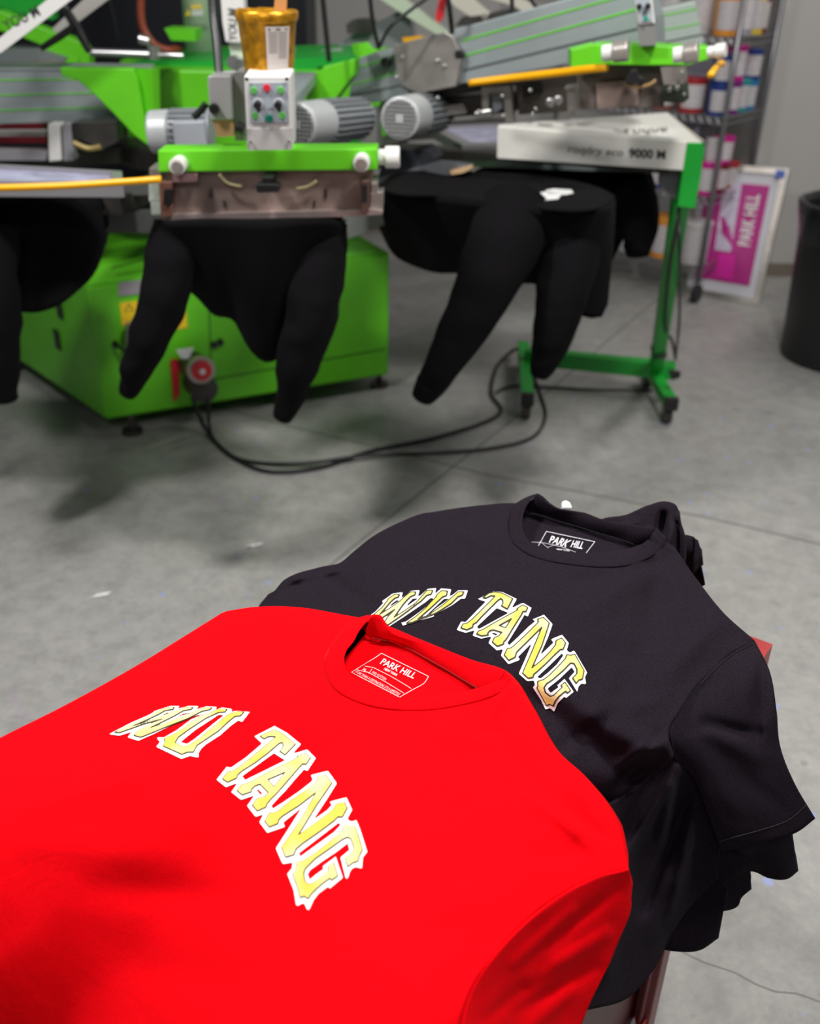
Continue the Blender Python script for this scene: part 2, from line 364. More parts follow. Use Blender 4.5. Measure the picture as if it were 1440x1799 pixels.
# ================================================================ TRASH CAN
tc_ = Z(1470, 628, 0); 
bin_ = thing('trash_can', tc_, 'tall black plastic trash can with a liner at the right edge', 'trash can')
prof = [(.232, 0), (.236, .01), (.262, .56), (.264, .60), (.275, .61), (.276, .632), (.268, .635), (.258, .61), (.225, .03), (0, .03)]
def lathe(c, prof, n=40):
    v = []; f = []
    for r, z in prof:
        for k in range(n):
            a = 2*math.pi*k/n; v.append(c+Vector((r*math.cos(a), r*math.sin(a), z)))
    for i in range(len(prof)-1):
        for k in range(n): f.append((i*n+k, i*n+(k+1) % n, (i+1)*n+(k+1) % n, (i+1)*n+k))
    return v, f
v, f = lathe(tc_, prof); obj('body', v, f, mat('black_bin_plastic', (.012, .012, .014), .42, spec=.5), bin_, smooth=True)
n = 60; v = []; f = []
for i, (r, z) in enumerate(((.262, .5), (.268, .53), (.28, .6), (.284, .645), (.27, .65), (.262, .6))):
    for k in range(n):
        a = 2*math.pi*k/n; rr = r+.006*noise.noise(Vector((a*4, i*.8, 1))); zz = z+(.035*noise.noise(Vector((a*2.5, 3, 5))) if i < 2 else 0)
        v.append(tc_+Vector((rr*math.cos(a), rr*math.sin(a), zz)))
for i in range(5):
    for k in range(n): f.append((i*n+k, i*n+(k+1) % n, (i+1)*n+(k+1) % n, (i+1)*n+k))
obj('liner', v, f, mat('glossy_black_bag', (.01, .01, .012), .18), bin_, smooth=True)
a0 = math.atan2((O-tc_).y, (O-tc_).x)-.28; v = []; f = []
for i in range(5):
    a = a0+.2*i/4
    for z in (.30, .37): v.append(tc_+Vector((.256*math.cos(a), .256*math.sin(a), z)))
for i in range(4): f.append((2*i, 2*i+2, 2*i+3, 2*i+1))
obj('white_sticker', v, f, WINK, bin_)
# paper scraps on the floor
for k, (x, y, lab) in enumerate(((441, 965, 'small crumpled white paper scrap on the floor left of the black shirt pile'), (172, 1052, 'tiny flat white scrap on the floor above the red shirt shoulder'))):
    c = Z(x, y, .001); m = MB(); v = []; 
    for i in range(6):
        for j in range(4): v.append(c+Vector((i*.008-.02+(j*.004), j*.006+i*.003, .002+.005*abs(noise.noise(Vector((i*.7, j*.9, k))))*(2 if k == 0 else .5))))
    f = [(i*4+j, (i+1)*4+j, (i+1)*4+j+1, i*4+j+1) for i in range(5) for j in range(3)]
    tagit(obj('paper_scrap', v, f, WINK), lab, 'paper scrap')
# ================================================================ SCREEN PRINTING PRESS
ca = Z(187, 738, .07); cb = Z(683, 659, .07)
press = thing('screen_printing_press', ((ca.x+cb.x)/2, ca.y+.5, 0), 'large green automatic screen printing press with grey radial arms', 'printing press')
# cabinet: footprint and height found from its corners
def top_at(p, py):         # height at which the vertical line over p crosses pixel row py
    lo, hi = 0, 2.0
    for _ in range(40):
        z = (lo+hi)/2; d = R3.transposed() @ (Vector((p.x, p.y, z))-O); yy = 899.5-F*d.y/(-d.z)
        if yy > py: lo = z
        else: hi = z
    return lo
dirab = (cb-ca); dirab.z = 0; nback = Vector((-dirab.y, dirab.x, 0)).normalized()
cc = ca+nback*.75+Vector((-.28, 0, 0)); cd = cb+nback*.75
zt = top_at(cb, 445)
m = MB().poly([ca, cb, cd, cc], (0, 0, zt-.07)); cab = m.build('cabinet', GREEN, press, bevel=.01)
za = top_at(ca, 512)
def inset(p, k, z): q_ = p+(((ca+cb+cd+cc)/4)-p)*k; return Vector((q_.x, q_.y, z))
m = MB(); A = [Vector((p.x, p.y, zt)) for p in (ca, cb, cd, cc)]; B = [inset(p, .14, zt+.05) for p in (ca, cb, cd, cc)]
m.add(A+B, [(0, 1, 2, 3), (7, 6, 5, 4)]+[(i, (i+1) % 4, 4+(i+1) % 4, 4+i) for i in range(4)]); m.build('cabinet_lid', GREEN, press, bevel=.004)
yawc = math.degrees(math.atan2(dirab.y, dirab.x)); PC = Plane(300, 640, W(300, 640, 3).y*1, yawc); PC.p = ca.copy()
def cpl(name, L, t_, mt, lift, par=press, **k): return plate(name, PC, L, t_, mt, par, lift=lift, **k)
SEAM = mat('panel_gap', (.02, .09, .005), .6)
for L_ in ([(196, 470), (262, 452), (262, 454), (196, 472)], [(366, 540), (368, 540), (372, 668), (370, 668)], [(370, 666), (676, 612), (676, 614), (370, 668)]):
    MB().poly(PC.pts(L_, .001), PC.n*.003).build('door_seam', SEAM, cab)
cpl('rating_plate', [(207, 497), (248, 491), (249, 515), (208, 520)], .004, mat('grey_plate', (.36, .33, .36), .5), .004)
yl = cpl('warning_label', [(210, 532), (241, 528), (243, 566), (214, 572)], .003, YLAB, .003)
m = MB(); pA = PC.at
m.poly([pA(218, 547, .004), pA(226, 532, .004), pA(234, 545, .004)], PC.n*.001); m.build('hazard_triangle', INK, yl)
m = MB(); m.poly([pA(220.5, 545.6, .005), pA(226, 535.5, .005), pA(231.5, 544.3, .005)], PC.n*.001); m.build('triangle_fill', YLAB, yl)
cpl('warning_label', [(310, 537), (325, 533), (329, 575), (308, 579)], .003, YLAB, .003)
# emergency isolator, sockets
m = MB(); c0 = PC.at(340, 652, 0); e = PC.at(340, 652, .12); ek = pxm(1, c0.y)
m.cyl(PC.at(346, 668, 0), PC.at(346, 668, .1), 26*ek, 24*ek); m.cyl(PC.at(337, 640, 0), PC.at(337, 640, .11), 24*ek); iso = m.build('isolator_switch', DSTEEL, press, bevel=.004)
disc('switch_dial', PC, 336, 628, 24, .02, STEEL, iso, lift=.115); disc('red_dial', PC, 335, 627, 17, .012, REDP, iso, lift=.135); disc('dial_cap', PC, 335, 627, 5, .01, WINK, iso, lift=.146)
cpl('red_plate', [(298, 632), (312, 629), (314, 690), (304, 704)], .01, REDP, .012)
cpl('white_tag', [(303, 607), (334, 602), (325, 622), (313, 622)], .004, WINK, .05)
m = MB(); m.cyl(PC.at(229, 560, .05), PC.at(228, 606, .05), 13*ek, 12*ek); m.cyl(PC.at(228, 606, .05), PC.at(229, 640, .05), 7*ek, 5*ek); m.build('air_regulator', STEEL, press, smooth=False)
MB().tube([PC.at(229, 640, .05), PC.at(215, 610, .04), PC.at(200, 603, .02)], .006).build('air_hose', BLACKP, press)
for (x, y) in ((202, 604), (386, 600), (375, 605)): disc('latch', PC, x, y, 6, .012, BLACKP, press)
# left side slots
pl_n = (cc-ca).normalized(); sd = Vector((pl_n.y, -pl_n.x, 0)); 
if sd.x > 0: sd = -sd
for k, zz in ((.25, .30), (.32, .17)):
    b = ca+pl_n*.9*k; m = MB(); m.poly([b+Vector((0, 0, zz))+sd*.003, b+pl_n*.04+Vector((0, 0, zz))+sd*.003, b+pl_n*.04+Vector((0, 0, zz+.07))+sd*.003, b+Vector((0, 0, zz+.07))+sd*.003], sd*.004); m.build('vent_slot', BLACKP, press)
for p in (ca+Vector((.07, .05, 0)), cb+Vector((-.04, .06, 0)), cc+Vector((.06, -.05, 0)), cd+Vector((-.07, -.05, 0))):
    MB().cyl((p.x, p.y, .0), (p.x, p.y, .015), .035).cyl((p.x, p.y, .015), (p.x, p.y, .08), .012).build('levelling_foot', DSTEEL, press)
# column, hub
HY = 3.62
Ph = Plane(400, 160, 3.42)
ctr = Vector((Ph.at(430, 160).x, HY+.1, 0))
MB().cyl((ctr.x, ctr.y+.1, zt), (ctr.x, ctr.y+.1, 1.02), .24).build('column', DSTEEL, press, smooth=False)
def hexprism(cx, cy, r, z0, z1, n=8, rot=math.pi/8):
    return MB().poly([(cx+r*math.cos(rot+2*math.pi*k/n), cy+r*math.sin(rot+2*math.pi*k/n), z0) for k in range(n)], (0, 0, z1-z0))
hub_z0 = Ph.at(400, 262).z; hub_z1 = Ph.at(400, 117).z
hexprism(ctr.x, ctr.y, .46, hub_z0, hub_z1).build('hub', GREEN, press, bevel=.006)
plate('hub_rim', Ph, [(232, 111), (640, 98), (640, 105), (560, 117), (232, 119)], .5, DGREEN, press, lift=.02)
plate('hub_panel', Ph, [(322, 117), (366, 116), (366, 200), (322, 202)], .02, GREEN, press, lift=.035, bevel=.002)
disc('hub_bolt', Ph, 335, 128, 3.5, .01, INK, press, lift=.037)
# lower table wheel: dark steel carousel under the arms
hexprism(ctr.x, ctr.y, .52, .86, .93, 16).build('index_table', DSTEEL, press, bevel=.004)
for k in range(8):          # added arms under the platens, put in to darken the floor below
    a = math.radians(22.5+45*k+8); d_ = Vector((math.cos(a), math.sin(a), 0)); n_ = Vector((-d_.y, d_.x, 0)); b_ = Vector((ctr.x, ctr.y, .865))
    MB().poly([b_+d_*.3-n_*.05, b_+d_*1.05-n_*.035, b_+d_*1.05+n_*.035, b_+d_*.3+n_*.05], (0, 0, .05)).build('added_platen_arm', DSTEEL, press, bevel=.003)
# left beam
def stripes(nm_, PL, L, t_, mt, par, lift): 
    m = MB()
    for q_ in L: m.poly(PL.pts(q_, lift), PL.n*t_)
    return m.build(nm_, mt, par)
Pl = Plane(0, 170, 3.05, 8)
bl = plate('radial_arm', Pl, [(-160, 119), (112, 120), (262, 122), (262, 210), (-160, 226)], .16, ALU, press, bevel=.004)
stripes('green_stripe', Pl, [[(-160, y), (262, y2), (262, y2+1.8), (-160, y+2.6)] for y, y2 in ((141, 137), (170, 160), (197, 186))], .002, GREEN, bl, .002)
plate('arm_cap', Pl, [(-160, 119), (112, 120), (112, 123), (-160, 122)], .16, mat('bright_aluminium', (.5, .53, .55), .35, .5), press, lift=.004)
Pg = Plane(180, 160, 2.93, 10)
plate('bracket', Pg, [(105, 120), (234, 120), (242, 140), (263, 258), (236, 238), (200, 200), (168, 168), (135, 140), (108, 134)], .05, GREEN, press, bevel=.003)
Pg2 = Plane(250, 160, 2.97, -24)
plate('bracket_web', Pg2, [(236, 120), (268, 122), (270, 205), (262, 256)], .03, GREEN, press)
Pu = Plane(60, 80, 3.45, 4)
plate('arm_fairing', Pu, [(-60, 10), (0, 20), (62, 45), (145, 76), (157, 98), (157, 117), (75, 100), (70, 78), (30, 62), (-60, 40)], .08, GREEN, press, bevel=.003)
plate('arm_fairing', Pu, [(-40, -60), (60, -60), (80, 0), (80, 38), (40, 34), (-40, 10)], .06, DGREEN, press, lift=-.1)
plate('arm_top_tray', Pu, [(-60, 84), (72, 84), (120, 100), (120, 119), (-60, 119)], .2, mat('tray_grey', (.2, .23, .23), .5, .3), press, lift=.05)
plate('hinge_block', Pu, [(76, 102), (112, 105), (112, 118), (76, 117)], .08, BSTEEL, press, lift=.12)
# curved green ear
plate('hinge_ear', Pu, [(132, 118), (136, 98), (146, 88), (156, 95), (158, 118)], .02, GREEN, press, lift=.15)
# white lever arm with lettering
Pw = Plane(60, 60, 2.75, 12)
wl = plate('lever_arm', Pw, [(-60, 100), (-60, 112), (0, 93), (0, 94), (125, 0), (190, -48), (190, -70), (110, -30), (82, 0), (0, 66)], .05, PWHITE, press, bevel=.003)
text_on('lettering', 'YOU M', [(12, 54), (72, 26), (62, 8), (2, 38)], lambda x, y: Pw.at(x, y, .002), INK, wl, .01)
Pw2 = Plane(120, 40, 3.0, 12)
plate('secondary_lever', Pw2, [(92, 50), (98, 58), (120, 52), (205, -12), (205, -30), (160, -14)], .04, mat('warm_grey', (.42, .40, .38), .5, .3), press)
MB().tube([W(108, 6, 2.9), W(134, 48, 2.9), W(157, 92, 2.9)], [.010, .013, .008]).build('gas_strut', BLACKP, press)
MB().tube([W(136, 42, 2.9), W(105, 64, 2.9), W(72, 85, 2.9)], [.010, .010, .008]).build('gas_strut', BLACKP, press)
# silver valve fittings on hub deck
Pd = Plane(240, 95, 3.3)
m = MB(); m.cyl(Pd.at(158, 92), Pd.at(265, 96), .012); m.cyl(Pd.at(262, 96), Pd.at(322, 98), .009); m.cyl(Pd.at(270, 80), Pd.at(270, 104), .017); m.cyl(Pd.at(245, 68), Pd.at(262, 72), .014); m.build('air_manifold', CHROME, press, smooth=False)
plate('deck_block', Pd, [(262, 58), (320, 60), (320, 82), (275, 80)], .12, GREEN, press, lift=-.2)
# centre column of the lift
Pc = Plane(348, 60, 3.75)
x0 = Pc.at(318, 60); x1 = Pc.at(379, 60); cx = (x0+x1)/2; rr = (x1-x0).length/2
colm = MB().cyl((cx.x, cx.y+rr, Pc.at(348, 104).z), (cx.x, cx.y+rr, 1.95), rr, n=40).build('lift_column', PALEG, press, smooth=False)
for p_ in colm.data.polygons: p_.use_smooth = len(p_.vertices) == 4
Pcf = Plane(348, 60, 3.75)
text_on('lettering', 'INTERTEX', [(334, 53), (366, 53), (366, 44), (334, 44)], lambda x, y: Pcf.at(x, y, .003), GREYINK, colm, .01)
plate('yellow_sticker', Pcf, [(336, 10), (354, 10), (354, 15), (336, 15)], .01, YLAB, colm, lift=.004)
plate('yellow_sticker', Pcf, [(326, 27), (330, 18), (334, 27)], .01, YLAB, colm, lift=.003)
plate('grey_sticker', Pcf, [(337, 17), (357, 17), (357, 28), (337, 28)], .01, mat('pale_grey_label', (.6, .62, .6), .5), colm, lift=.002)
# red-brown air hose loop
MB().tube([W(250, -25, 3.5), W(247, 15, 3.5), W(252, 50, 3.5), (W(270, 77, 3.5)), W(295, 88, 3.5), W(318, 84, 3.55)], .012, n=10).build('red_air_hose', mat('red_brown_rubber', (.25, .045, .02), .5), press, smooth=True)
# upright white arm in the middle with lettering
Pm = Plane(405, 40, 2.75)
wm = plate('lever_arm', Pm, [(383, -60), (424, -60), (428, 0), (430, 40), (430, 76), (396, 74), (390, 40)], .05, PWHITE, press, bevel=.003)
text_on('lettering', 'YOU M', [(416, 72), (416, 16), (400, 14), (402, 70)], lambda x, y: Pm.at(x, y, .002), GREYINK, wm, .01)
plate('pivot_arm', Pm, [(399, 74), (430, 76), (430, 132), (408, 132)], .05, PALEG, press, lift=-.02)
MB().cyl(Pm.at(412, 108, .03), Pm.at(412, 108, -.05), .016).cyl(Pm.at(424, 112, .03), Pm.at(424, 112, -.05), .014).build('pivot_pin', CHROME, press)
# front arm running from the hub to the front head
Pf = Plane(455, 150, 2.16)
xa = Pf.at(438, 180).x; xb = Pf.at(488, 180).x
fa = MB().box((xa, 2.28, Pf.at(455, 232).z), (xb, 3.0, Pf.at(455, 204).z)).build('radial_arm', ALU, press, bevel=.004)
# right beam: two lengths joined by a steel plate
Pr = Plane(700, 120, 3.05, -26)
br = plate('radial_arm', Pr, [(622, 103), (700, 82), (803, 50), (1122, -36), (1142, 30), (1146, 100), (1000, 112), (817, 146), (740, 164), (617, 188), (612, 170)], .14, ALU, press, bevel=.003)
stripes('green_stripe', Pr, [[(626, 118), (697, 98), (697, 100), (626, 120.5)], [(620, 147), (702, 126), (702, 128), (620, 149.5)], [(812, 70), (1112, -14), (1112, -11), (812, 73)], [(816, 96), (1120, 14), (1121, 17), (816, 99)]], .002, GREEN, br, .002)
stripes('groove', Pr, [[(617, 166), (705, 148), (705, 151), (617, 170)], [(815, 121), (1120, 48), (1120, 52), (815, 125)]], .002, mat('groove_dark', (.09, .10, .10), .6), br, .002)
jp = plate('joint_plate', Pr, [(699, 78), (790, 55), (802, 62), (818, 98), (808, 150), (741, 162), (716, 150), (706, 135)], .02, STEEL, press, lift=.03, bevel=.002)
for x, y, r in ((684, 108, 7.5), (812, 95, 8)): disc('adjuster_knob', Pr, x, y, r, .02, BLACKP, press, lift=.01)
for x, y in ((716, 99), (778, 105), (790, 114), (706, 134)): disc('bolt', Pr, x, y, 2.6, .008, CHROME, jp, lift=.031)
# right bracket beside the hub
Pb = Plane(580, 150, 2.98, -14)
plate('bracket', Pb, [(568, 117), (623, 103), (620, 133), (586, 178), (534, 182), (545, 150)], .05, GREEN, press, bevel=.003)
plate('arm_fairing', Pb, [(608, 80), (630, 78), (640, 90), (672, 86), (622, 104), (612, 98)], .04, GREEN, press, lift=-.05)
plate('bracket', Ph, [(500, 116), (560, 115), (540, 185), (505, 195)], .03, DGREEN, press, lift=.05)
# beam of the next station behind the right head
Pe = Plane(1180, 50, 3.35, -12)
be = plate('radial_arm', Pe, [(1140, 20), (1221, 3), (1236, 82), (1140, 100)], .16, mat('pale_anodised', (.46, .54, .50), .4, .3), press, bevel=.003)
stripes('green_stripe', Pe, [[(1150, 29), (1225, 14), (1225, 16.5), (1150, 31.5)], [(1152, 54), (1229, 40), (1229, 42), (1152, 56)]], .002, GREEN, be, .002)
stripes('groove', Pe, [[(1152, 76), (1232, 59), (1232, 62), (1152, 79)]], .002, MATS['groove_dark'], be, .002)
# pale lever arms above the middle
Pk = Plane(720, 20, 3.7, -10)
plate('lever_arm', Pk, [(640, -40), (672, -30), (728, 14), (786, 56), (770, 62), (716, 30), (655, -10)], .05, PALEG, press)
plate('lever_arm', Pk, [(778, -10), (815, -14), (862, 26), (854, 38), (840, 38), (800, 12)], .05, mat('cream_enamel', (.60, .58, .50), .4), press)
disc('pivot_pin', Pk, 853, 29, 6, .02, STEEL, press, lift=.01)
plate('lever_arm', Pk, [(838, -8), (872, -14), (945, 12), (922, 26), (900, 12)], .05, MATS['cream_enamel'], press, lift=-.05)
plate('grey_arm', Pk, [(570, 92), (600, 68), (690, 22), (712, 30), (714, 80), (640, 98)], .08, mat('mid_grey_enamel', (.24, .25, .27), .5, .2), press, lift=-.1)
plate('motor_housing', Pk, [(600, 45), (612, 36), (640, 36), (648, 50), (645, 60), (602, 62)], .1, DSTEEL, press, lift=-.06)
plate('motor_housing', Pk, [(800, 46), (812, 30), (850, 26), (900, 14), (915, 22), (840, 44)], .1, DSTEEL, press, lift=.02)
plate('orange_label', Pk, [(708, 66), (742, 62), (748, 70), (712, 76)], .02, YEL, press, lift=.02)
plate('red_strut', Pk, [(768, -5), (780, -5), (774, 32), (764, 44), (760, 30)], .02, REDP, press, lift=-.05)
plate('valve_block', Pk, [(518, 66), (530, 66), (534, 96), (505, 98), (506, 72)], .1, PALEG, press, lift=.2)
plate('rail_tube', Pk, [(520, 92), (612, 80), (612, 88), (530, 100)], .03, mat('light_grey_tube', (.45, .44, .47), .4, .4), press, lift=.1)
# cables over the top (thin black hoses)
HOSE = mat('black_hose', (.012, .012, .014), .35)
for L, r in (([(565, -20, 2.9), (572, 50, 2.9), (578, 108, 2.9)], .007), ([(648, -20, 2.9), (655, 40, 2.9), (665, 85, 2.92)], .006),
             ([(665, 85, 2.92), (685, 48, 2.9), (718, 20, 2.9), (760, -10, 2.9)], .0045), ([(784, -20, 2.9), (790, 20, 2.9), (794, 56, 2.95)], .007),
             ([(898, -20, 3.0), (900, 25, 3.0)], .006), ([(190, -10, 3.9), (200, 30, 3.9), (208, 75, 3.9)], .004), ([(920, -20, 3.2), (940, 10, 3.2), (955, 16, 3.2)], .006)):
    MB().tube([W(*p) for p in L], r).build('cable', HOSE, press, smooth=True)
# ---------------------------------------------------------------- front print head
Pb_ = Plane(470, 280, 2.16)
hz = Pb_.at(470, 282)
bar = plate('head_bar', Pb_, [(277, 264), (663, 261), (663, 299), (278, 303)], .07, GREEN, press, bevel=.003)
for x, y in ((317, 287), (636, 282)): disc('clamp_knob', Pb_, x, y, 14.5, .035, PWHITE, bar, lift=.0); 
for x, y in ((318, 288), (636, 283)): disc('knob_cap', Pb_, x, y, 10.5, .004, STEEL, bar, lift=.036)
yb = Pb_.p.y+.035
def cylx(x0_, x1_, y_, rp, d_, mt, nm_, par):
    a = W(x0_, y_, d_); b_ = W(x1_, y_, d_); return MB().cyl(a, b_, rp*pxm(1, d_)).build(nm_, mt, par, bevel=.003)
cylx(663, 678, 276, 12, 2.2, PWHITE, 'adjuster_shaft', bar); cylx(676, 702, 276, 16.5, 2.2, PWHITE, 'adjuster_knob', bar)
sq = plate('squeegee_plate', Pb_, [(287, 303), (655, 300), (651, 370), (289, 379)], .012, BSTEEL, press, lift=-.02, bevel=.002)
plate('squeegee_lip', Pb_, [(284, 378), (655, 369), (672, 372), (672, 377), (600, 381), (286, 387)], .03, mat('pink_grey_steel', (.45, .36, .34), .35, .5), press, lift=.0)
plate('squeegee_blade', Pb_, [(290, 387), (600, 381), (600, 392), (292, 396)], .02, mat('dark_red_rubber', (.09, .01, .01), .5), press, lift=-.02)
PGW = mat('pale_green_grey', (.42, .48, .42), .4)
for L in ([(258, 298), (279, 298), (279, 322), (258, 322)], [(257, 322), (281, 322), (281, 358), (257, 358)], [(260, 358), (286, 358), (286, 382), (262, 382)]): plate('end_block', Pb_, L, .06, PGW if L[0][1] != 298 else STEEL, press, lift=-.02, bevel=.002)
for L in ([(645, 325), (663, 323), (663, 345), (645, 345)], [(634, 345), (673, 340), (672, 372), (634, 375)]): plate('end_block', Pb_, L, .05, STEEL, press, lift=-.02, bevel=.002)
plate('side_clamp', Pb_, [(280, 318), (305, 318), (304, 332), (290, 334), (290, 360), (304, 360), (303, 380), (284, 380)], .02, mat('red_brown_steel', (.28, .13, .10), .4, .4), press, lift=.01, bevel=.002)
plate('side_clamp', Pb_, [(632, 316), (650, 315), (648, 372), (634, 372)], .02, mat('brown_steel', (.17, .10, .08), .4, .4), press, lift=.01, bevel=.002)
plate('clamp_slot', Pb_, [(292, 330), (303, 330), (303, 358), (292, 358)], .01, BLACKP, press, lift=.016)
plate('clamp_slot', Pb_, [(636, 320), (646, 320), (646, 350), (636, 350)], .01, BLACKP, press, lift=.034)
plate('pink_rail', Pb_, [(304, 305), (347, 305), (347, 318), (304, 319)], .01, mat('pink_steel', (.40, .24, .25), .35, .5), press, lift=.006)
m = MB(); m.poly(Pb_.pts([(463, 305), (485, 305), (484, 318), (464, 318)], .03), Pb_.n*.05); m.poly(Pb_.pts([(453, 320), (458, 316), (490, 316), (496, 320), (494, 331), (456, 332)], .04), Pb_.n*.03); m.build('star_knob', BLACKP, press, bevel=.003)
TUBC = mat('yellowed_tube', (.42, .36, .18), .4)
for L in ([(385, 306), (400, 322), (425, 328)], [(520, 332), (540, 328), (556, 318)]): MB().tube([Pb_.at(x, y, .0) for x, y in L], .0032).build('air_tube', TUBC, sq, smooth=True)
for x in (367, 571): MB().poly(Pb_.pts([(x-2.5, 334), (x+2.5, 334), (x+2.5, 350), (x-2.5, 350)], -.016), Pb_.n*.003).build('bolt_slot', DSTEEL, sq)
for x in (391, 551): MB().poly(Pb_.pts([(x-1.6, 355), (x+1.6, 355), (x+1.6, 367), (x-1.6, 367)], -.016), Pb_.n*.003).build('bolt_slot', DSTEEL, sq)
# yellow print handle reaching left of the front head
MB().tube([W(-30, 331, 2.12), W(100, 327, 2.12), W(200, 321, 2.12), W(283, 315, 2.12)], .0072, n=12).build('yellow_handle', YEL, press, smooth=True)
# control box with buttons
Px = Plane(470, 200, 2.05, 0, -6)
cbx = plate('control_box', Px, [(428, 133), (510, 133), (513, 225), (513, 264), (434, 265), (433, 225)], .07, PWHITE, press, bevel=.004)
plate('button_panel', Px, [(438, 145), (506, 144), (508, 214), (440, 215)], .003, mat('panel_blue_grey', (.40, .45, .50), .4), cbx, lift=.003)
plate('lower_cover', Px, [(434, 226), (513, 225), (513, 262), (435, 263)], .004, mat('light_grey_cover', (.5, .49, .48), .4), cbx, lift=.002)
BG = mat('button_green', (.12, .5, .10), .4); BD = mat('button_dark_green', (0, .32, .2), .4); BR = mat('button_red', (.75, .03, .06), .4)
for x, y, r, mt, nm_ in ((469, 153.5, 6.5, BR, 'red_button'), (446, 158, 6, BG, 'green_button'), (493.5, 157.5, 6, BG, 'green_button'), (448.5, 202, 6, BG, 'green_button'), (496, 202, 6, BG, 'green_button'), (473, 207, 6.5, BD, 'dark_green_button')):
    disc(nm_, Px, x, y, r, .004, mt, cbx, lift=.003)
for x, y in ((454, 181), (490, 181)):
    disc('knob_base', Px, x, y, 9, .003, mat('pale_ring', (.5, .52, .55), .4), cbx, lift=.003); disc('rotary_knob', Px, x, y, 6.5, .016, BLACKP, cbx, lift=.006)
    m = MB(); m.poly(Px.pts([(x-2, y), (x+3.5, y), (x+3.5, y+13), (x-1, y+13)], .012), Px.n*.006); m.build('knob_pointer', BLACKP, cbx)
for x, y in ((434, 138), (504, 138), (441, 248), (508, 247)): disc('screw', Px, x, y, 3.2, .003, DSTEEL if y < 200 else CHROME, cbx, lift=.004)
text_on('panel_lettering', '0 - 100%', [(462, 193), (482, 193), (482, 188.5), (462, 188.5)], lambda x, y: Px.at(x, y, .0035), GREYINK, cbx, .01)
# pump unit left of the control box
Py_ = Plane(388, 200, 2.2)
pu = plate('actuator_box', Py_, [(364, 136), (368, 132), (404, 132), (407, 137), (410, 211), (369, 211)], .09, mat('cast_grey', (.42, .42, .42), .45, .2), press, bevel=.004)
disc('black_port', Py_, 377, 190, 9, .012, BLACKP, pu, lift=.001)
plate('wooden_wedge', Py_, [(372, 211), (409, 211), (410, 240), (380, 242)], .07, mat('raw_wood', (.45, .24, .12), .7, nscale=20, namp=.15), press, lift=-.005)
plate('rear_housing', Py_, [(408, 130), (432, 130), (434, 250), (410, 250)], .12, mat('dull_grey', (.25, .25, .24), .5, .3), press, lift=-.02)
MB().tube([W(340, 206, 2.3), W(352, 195, 2.3), W(362, 182, 2.3)], .008).build('hose_elbow', BLACKP, press, smooth=True)
MB().tube([W(415, 222, 2.17), W(428, 227, 2.17)], .012).build('drain_plug', BLACKP, press)
MB().tube([W(371, -25, 2.35), W(375, 30, 2.33), W(381, 80, 2.3), W(385, 134, 2.26)], [.0095, .0095, .0095, .009], n=10).build('thick_black_hose', HOSE, press, smooth=True)
# motors
def motor(p0, p1, r, grille, box, nm_='electric_motor'):
    p0 = Vector(p0); p1 = Vector(p1); ax = (p1-p0).normalized(); L = (p1-p0).length
    mo = MB().cyl(p0+ax*L*.30, p1, r*.86, n=28).build(nm_, MOTOR, press, bevel=.002)
    MB().cyl(p0, p0+ax*L*.34, r*.95, r, n=36).build('fan_cowl', mat('silver_cowl', (.50, .52, .53), .42, .2), mo, bevel=.006)
    m = MB(); up = Vector((0, 0, 1)); sx_ = ax.cross(up).normalized(); u2 = sx_.cross(ax)
    for k in range(22):
        a = 2*math.pi*k/22; d_ = sx_*math.cos(a)+u2*math.sin(a); tn = -sx_*math.sin(a)+u2*math.cos(a)
        b_ = p0+ax*L*.36+d_*r*.8; m.poly([b_-tn*.0015, b_+tn*.0015, b_+tn*.0015+d_*r*.22, b_-tn*.0015+d_*r*.22], ax*L*.6)
    m.build('cooling_fins', MOTOR, mo)
    if grille:
        MB().cyl(p0-ax*.002, p0+ax*.004, r*.8, n=30).build('fan_shade', DSTEEL, mo)
        m = MB(); n_ = 9
        for k in range(-n_//2+1, n_//2+1):
            h_ = math.sqrt(max(0, 1-(k/(n_/2))**2))*r*.8
            if h_ < .002: continue
            for e1, e2 in ((sx_, u2), (u2, sx_)): m.cyl(p0-ax*.003+e1*(k/(n_/2)*r*.8)-e2*h_, p0-ax*.003+e1*(k/(n_/2)*r*.8)+e2*h_, .0012, n=5)
        m.cyl(p0-ax*.004, p0, r*.2, n=16)
        m.build('fan_grille', mat('silver_cowl', (.6, .62, .64), .3, .5), mo)
    if box:
        c_ = p0+ax*L*.72-Vector((0, 1, 0))*r*1.18+Vector((0, 0, -.008)); s_ = min(L*.26, r*.85)
        m = MB(); m.poly([c_-ax*s_-u2*s_*1.0, c_+ax*s_-u2*s_*1.0, c_+ax*s_+u2*s_*1.0, c_-ax*s_+u2*s_*1.0], Vector((0, 1, 0))*r*.9); m.build('terminal_box', mat('box_grey', (.36, .38, .42), .4, .1), mo, bevel=.004)
    return mo
k26 = pxm(1, 2.6)
motor(W(264, 232, 2.55), W(372, 230, 2.55), 32*k26, False, True)
motor(W(522, 219, 2.50), W(634, 207, 2.85), 34*pxm(1, 2.5), True, True)
motor(W(702, 208, 2.75), W(770, 196, 3.15), 33*pxm(1, 2.75), True, False)
